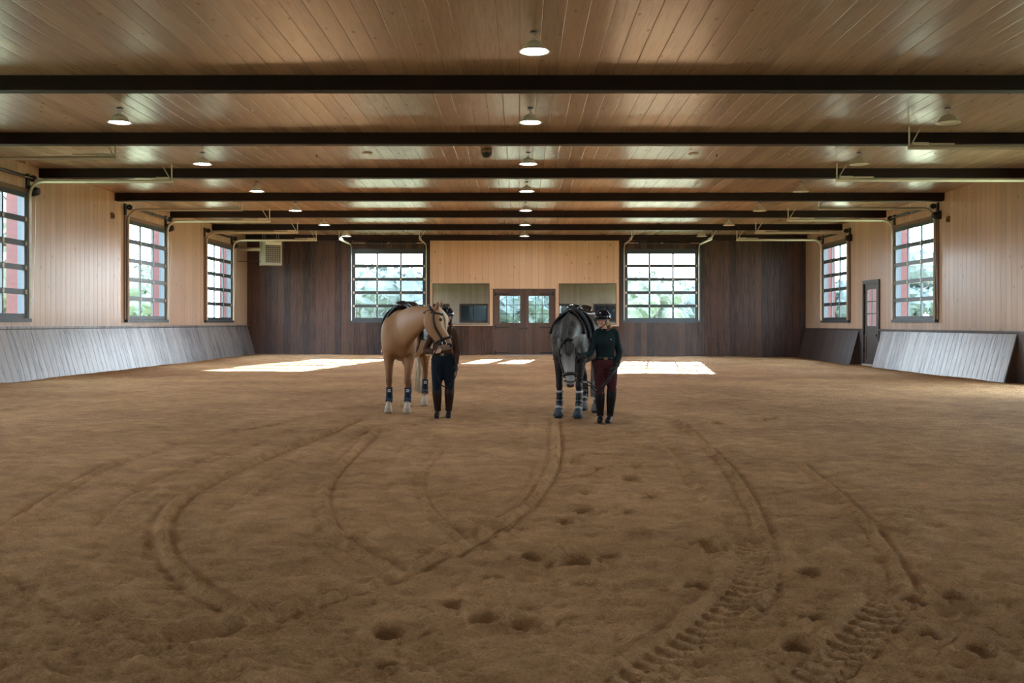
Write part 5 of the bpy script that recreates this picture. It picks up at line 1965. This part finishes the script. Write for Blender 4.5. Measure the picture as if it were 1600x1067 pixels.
def build_person(p, arms, legs, shirt_m, breech_m, boot_m, glove, hand_specs, label, boot_trim=None, belt=True):
    """arms/legs: joint lists in local space"""
    H = p.H
    s = H / 1.7
    AR = [0.056 * s, 0.050 * s, 0.042 * s, 0.041 * s, 0.033 * s, 0.026 * s]
    LR = [0.098 * s, 0.095 * s, 0.078 * s, 0.060 * s, 0.062 * s, 0.054 * s, 0.042 * s]

    def arm_pts(a):
        sh, el, wr = [Vector(q) for q in a]
        inn = Vector((-0.06 if sh.x > 0 else 0.06, 0, 0.01))
        return [sh + inn, sh, sh.lerp(el, 0.5), el, el.lerp(wr, 0.5), wr]

    def leg_pts(l):
        hip, kn, an, toe = [Vector(q) for q in l]
        return [hip + Vector((0, 0, 0.05)), hip.lerp(kn, 0.18), hip.lerp(kn, 0.6), kn, kn.lerp(an, 0.3), kn.lerp(an, 0.55), an]
    # the body: one continuous surface
    mb = MB()
    p.torso(mb, 0.0)
    p.neck_head(mb)
    for a in arms:
        p.limb(mb, arm_pts(a), AR, 0)
    for l in legs:
        p.limb(mb, leg_pts(l), LR, 0)
        mb.loft([Vector(l[2]) + Vector((0, 0.03, 0.02)), Vector(l[2]) + Vector((0, 0.0, -0.03)), Vector(l[3])], [(.038, .045), (.038, .04), (.036, .02)], (0, 0, 1), 12)
    for hs in hand_specs:
        hand_loft(mb, *hs)
    body = link_mesh(remeshed(mb, 'person', 0.0065, 2), 'person', M_skin, None, p.o3)
    tag(body, label, 'person')
    # clothes
    mb = MB()
    p.torso(mb, 0.012, 0.56, 0.835)
    for a in arms:
        p.limb(mb, arm_pts(a), AR, 0.011)
    sh = link_mesh(remeshed(mb, 'shirt', 0.010, 3), 'shirt', shirt_m, body)
    nk = Vector((p.lean * 0.32 * H, 0.006, 0.832 * H))
    c = MB().loft([nk + Vector((0, 0, -0.02)), nk + Vector((0, 0, 0.03))], [(0.072, 0.066), (0.062, 0.058)], (0, -1, 0), 18)
    c.build('collar', shirt_m, sh, True)
    zp = MB().tube([(p.lean * 0.3 * H, -0.072, 0.835 * H), (p.lean * 0.27 * H, -0.112 * s, 0.79 * H), (p.lean * 0.24 * H, -0.150 * s, 0.735 * H)], 0.006, 6)
    zp.build('zip_placket', M_leather, sh, True)
    lg = MB().box((0.060, -0.136 * s, 0.752 * H), (0.078, -0.126 * s, 0.760 * H))
    lg.build('logo_mark', M_patch, sh)
    mb = MB()
    p.torso(mb, 0.013, 0.47, 0.585)
    for l in legs:
        p.limb(mb, leg_pts(l)[:5], LR[:5], 0.011)
    br = link_mesh(remeshed(mb, 'breeches', 0.010, 3), 'breeches', breech_m, body)
    wz = 0.583 * H
    blt = MB()
    ring = [(p.lean * 0.08 * H + 0.152 * s * math.cos(a), 0.004 + 0.116 * s * math.sin(a), wz) for a in np.linspace(0, 2 * math.pi, 33)]
    blt.loft(ring, [(0.018, 0.005)] * len(ring), [Vector((q[0], q[1], 0)) for q in ring], 6)
    bl_ = blt.build('belt', M_leather, br, True)
    bk = MB()
    bk.box((-0.026 + p.lean * 0.08 * H, -0.124 * s, wz - 0.02), (0.026 + p.lean * 0.08 * H, -0.112 * s, wz + 0.02))
    bk.build('belt_buckle', M_chrome, bl_)
    for l in legs:
        hip, kn, an, toe = [Vector(q) for q in l]
        b = MB()
        q = [kn + Vector((0, 0.01, -0.005)), kn.lerp(an, 0.25), kn.lerp(an, 0.5), kn.lerp(an, 0.8), an + Vector((0, 0.005, 0.02))]
        p.limb(b, q, [0.072 * s, 0.071 * s, 0.063 * s, 0.050 * s, 0.048 * s], 0.006)
        b.loft([an + Vector((0, 0.075, -0.035)), an + Vector((0, 0.02, -0.02)), an.lerp(toe, 0.5) + Vector((0, 0, -0.004)), toe + Vector((0, 0.0, 0.0)), toe + (toe - an) * 0.12 + Vector((0, 0, 0.012))],
               [(.030, .030), (.042, .050), (.045, .040), (.041, .026), (.022, .012)], (0, 0, 1), 14)
        bo = link_mesh(remeshed(b, 'riding_boot', 0.008, 3), 'riding_boot', boot_m, body)
        sl = MB().loft([Vector((q.x, q.y, 0.008)) for q in (an + Vector((0, 0.085, 0)), an + Vector((0, 0.03, 0)), an.lerp(toe, 0.5), toe, toe + (toe - an) * 0.10)],
                       [(.024, .008), (.034, .009), (.037, .009), (.035, .009), (.018, .008)], (0, 0, 1), 12)
        sl.build('sole', M_leather, bo)
        if boot_trim:
            t = MB()
            t.tube([kn + Vector((0.074 * s * math.cos(a), 0.01 + 0.074 * s * math.sin(a), 0.004 + 0.028 * math.cos(a) * (1 if kn.x > 0 else -1))) for a in np.linspace(0, 2 * math.pi, 21)], 0.005, 6)
            t.build('boot_trim', boot_trim, bo, True)
            t = MB().tube([an + Vector((0.05 * math.cos(a), 0.01 + 0.055 * math.sin(a), 0.03)) for a in np.linspace(0, 2 * math.pi, 17)], 0.005, 6)
            t.build('spur_strap', boot_trim, bo, True)
    for i, hs in enumerate(hand_specs):
        if glove[i]:
            mb = MB()
            hand_loft(mb, *hs, infl=0.0028)
            mb.tube([Vector(hs[0]) - Vector(hs[1]).normalized() * 0.05, Vector(hs[0])], [0.034, 0.031], 12)
            link_mesh(remeshed(mb, 'glove', 0.005, 1), 'glove', M_glove, body)
    p.face_parts(body)
    p.helmet(body)
    return body


# rider beside the palomino
p1 = Person((P(692, 600, 15.15).x, 15.15), 1.665, math.radians(6), lean=0.0)
p1.hshift = (0.055, -0.02, -0.005)
L1 = p1.L
arms1 = [(L1(708, 519, 15.16), L1(713.5, 548, 15.20), L1(713, 568, 15.12)),
         (L1(676, 519, 15.16), L1(666, 547, 15.14), L1(679, 550, 14.97))]
legs1 = [(L1(700.5, 569, 15.15), L1(702.5, 605, 15.12), L1(701, 645, 15.16), L1(700.5, 654, 15.02)),
         (L1(684.5, 569, 15.15), L1(682.5, 605, 15.10), L1(684, 645, 15.16), L1(682, 654, 15.00))]
for l in legs1:
    l[2].z, l[3].z = 0.085, 0.030
hands1 = [(arms1[0][2], (0.03, -0.03, -1), (-0.5, -0.8, 0), (-0.8, 0.2, 0), ), (arms1[1][2], (0.95, -0.35, 0.28), (0.2, -0.2, 1), (-0.1, -0.9, 0.4))]
person1 = build_person(p1, arms1, legs1, M_brown, M_navybr, M_brownboot, [True, False], hands1,
                       'rider in brown top and navy breeches with face hidden behind the palomino head')
hair = MB()
c = p1.hc
hair.ell(c + Vector((0.0, 0.05, -0.05)), (0.085, 0.06, 0.075)).tube([c + Vector((0.06, 0.03, -0.06)), c + Vector((0.075, -0.02, -0.14)), c + Vector((0.07, -0.07, -0.24))], [0.03, 0.028, 0.012], 10)
hair.build('hair', M_brownhair, person1, True)

# rider beside the grey
p2 = Person((P(946, 600, 14.5).x, 14.5), 1.625, math.radians(-42), lean=-0.03)
p2.hshift = (-0.03, -0.01, 0.0)
L2 = p2.L
arms2 = [(L2(961, 520.5, 14.5), L2(967.5, 551, 14.52), L2(963, 573, 14.38)),
         (L2(933.5, 520.5, 14.48), L2(922, 551, 14.40), L2(910.5, 557.5, 14.28))]
legs2 = [(L2(954, 573, 14.5), L2(956, 607, 14.48), L2(953, 651, 14.52), L2(949, 661, 14.38)),
         (L2(938.5, 573, 14.5), L2(937, 611, 14.47), L2(938, 650, 14.53), L2(937, 659, 14.40))]
for l in legs2:
    l[2].z, l[3].z = 0.085, 0.030
hands2 = [(arms2[0][2], (-0.45, -0.2, -0.85), (-0.7, -0.5, 0.4), (-0.8, 0.3, 0.2)), (arms2[1][2], (-0.95, -0.15, 0.12), (0.0, -0.35, 0.95), (-0.2, 0.85, -0.2))]
person2 = build_person(p2, arms2, legs2, M_darkgreen, M_maroon, M_blackboot, [True, True], hands2,
                       'blonde rider in dark green top and maroon breeches stroking the grey horse', boot_trim=M_chrome)
c, R2 = p2.hc, p2.R
hair = MB()
hair.ell(c + R2 @ Vector((0.0, 0.055, -0.03)), (0.078, 0.055, 0.075), R2)
hair.tube([c + R2 @ Vector((0.0, 0.09, -0.03)), c + R2 @ Vector((0.03, 0.14, -0.07)), c + R2 @ Vector((0.05, 0.14, -0.16)), c + R2 @ Vector((0.06, 0.13, -0.23))], [0.022, 0.03, 0.026, 0.008], 10)
hair.build('hair', M_blonde, person2, True)

# reins
rn = MB()
hw = p2.o3
pts = [hg.Mi @ P(x, y, d) for (x, y, d) in ((898, 589, 14.13), (908, 592, 14.10), (919, 596, 14.08), (930, 606, 14.10), (938, 604, 14.14), (946, 597, 14.2), (957, 582, 14.30), (960, 577, 14.36))]
rn.tube([tuple(q) for q in catmull([tuple(p) for p in pts], 5)], 0.009, 6)
rn.build('rein', M_leather, bg_, True)
rn = MB()
pts = [hg.Mi @ P(x, y, d) for (x, y, d) in ((899, 588, 14.17), (909, 597, 14.16), (922, 603, 14.12), (932, 612, 14.12), (940, 608, 14.16), (949, 598, 14.22), (958, 583, 14.31))]
rn.tube([tuple(q) for q in catmull([tuple(p) for p in pts], 5)], 0.009, 6)
rn.build('rein', M_leather, bg_, True)
rn = MB()
pts = [hp.Mi @ P(x, y, d) for (x, y, d) in ((688, 532, 14.70), (681, 548, 14.72), (676, 560, 14.85), (684, 590, 14.90), (692, 603, 14.9), (702, 602, 14.92), (711, 590, 14.95), (714, 576, 15.06))]
rn.tube([tuple(q) for q in catmull([tuple(p) for p in pts], 5)], 0.009, 6)
rn.build('rein', M_leather, br_, True)
wp = MB()
a0, a1 = P(962, 577, 14.34), P(943, 601, 14.22)
wp.tube([a0 - a0, (a1 - a0) * 0.4, a1 - a0], [0.013, 0.009, 0.005], 8)
o = wp.build('riding_crop', M_leather, None, True, loc=a0)
tag(o, 'short black riding crop held by the blonde rider', 'riding crop')
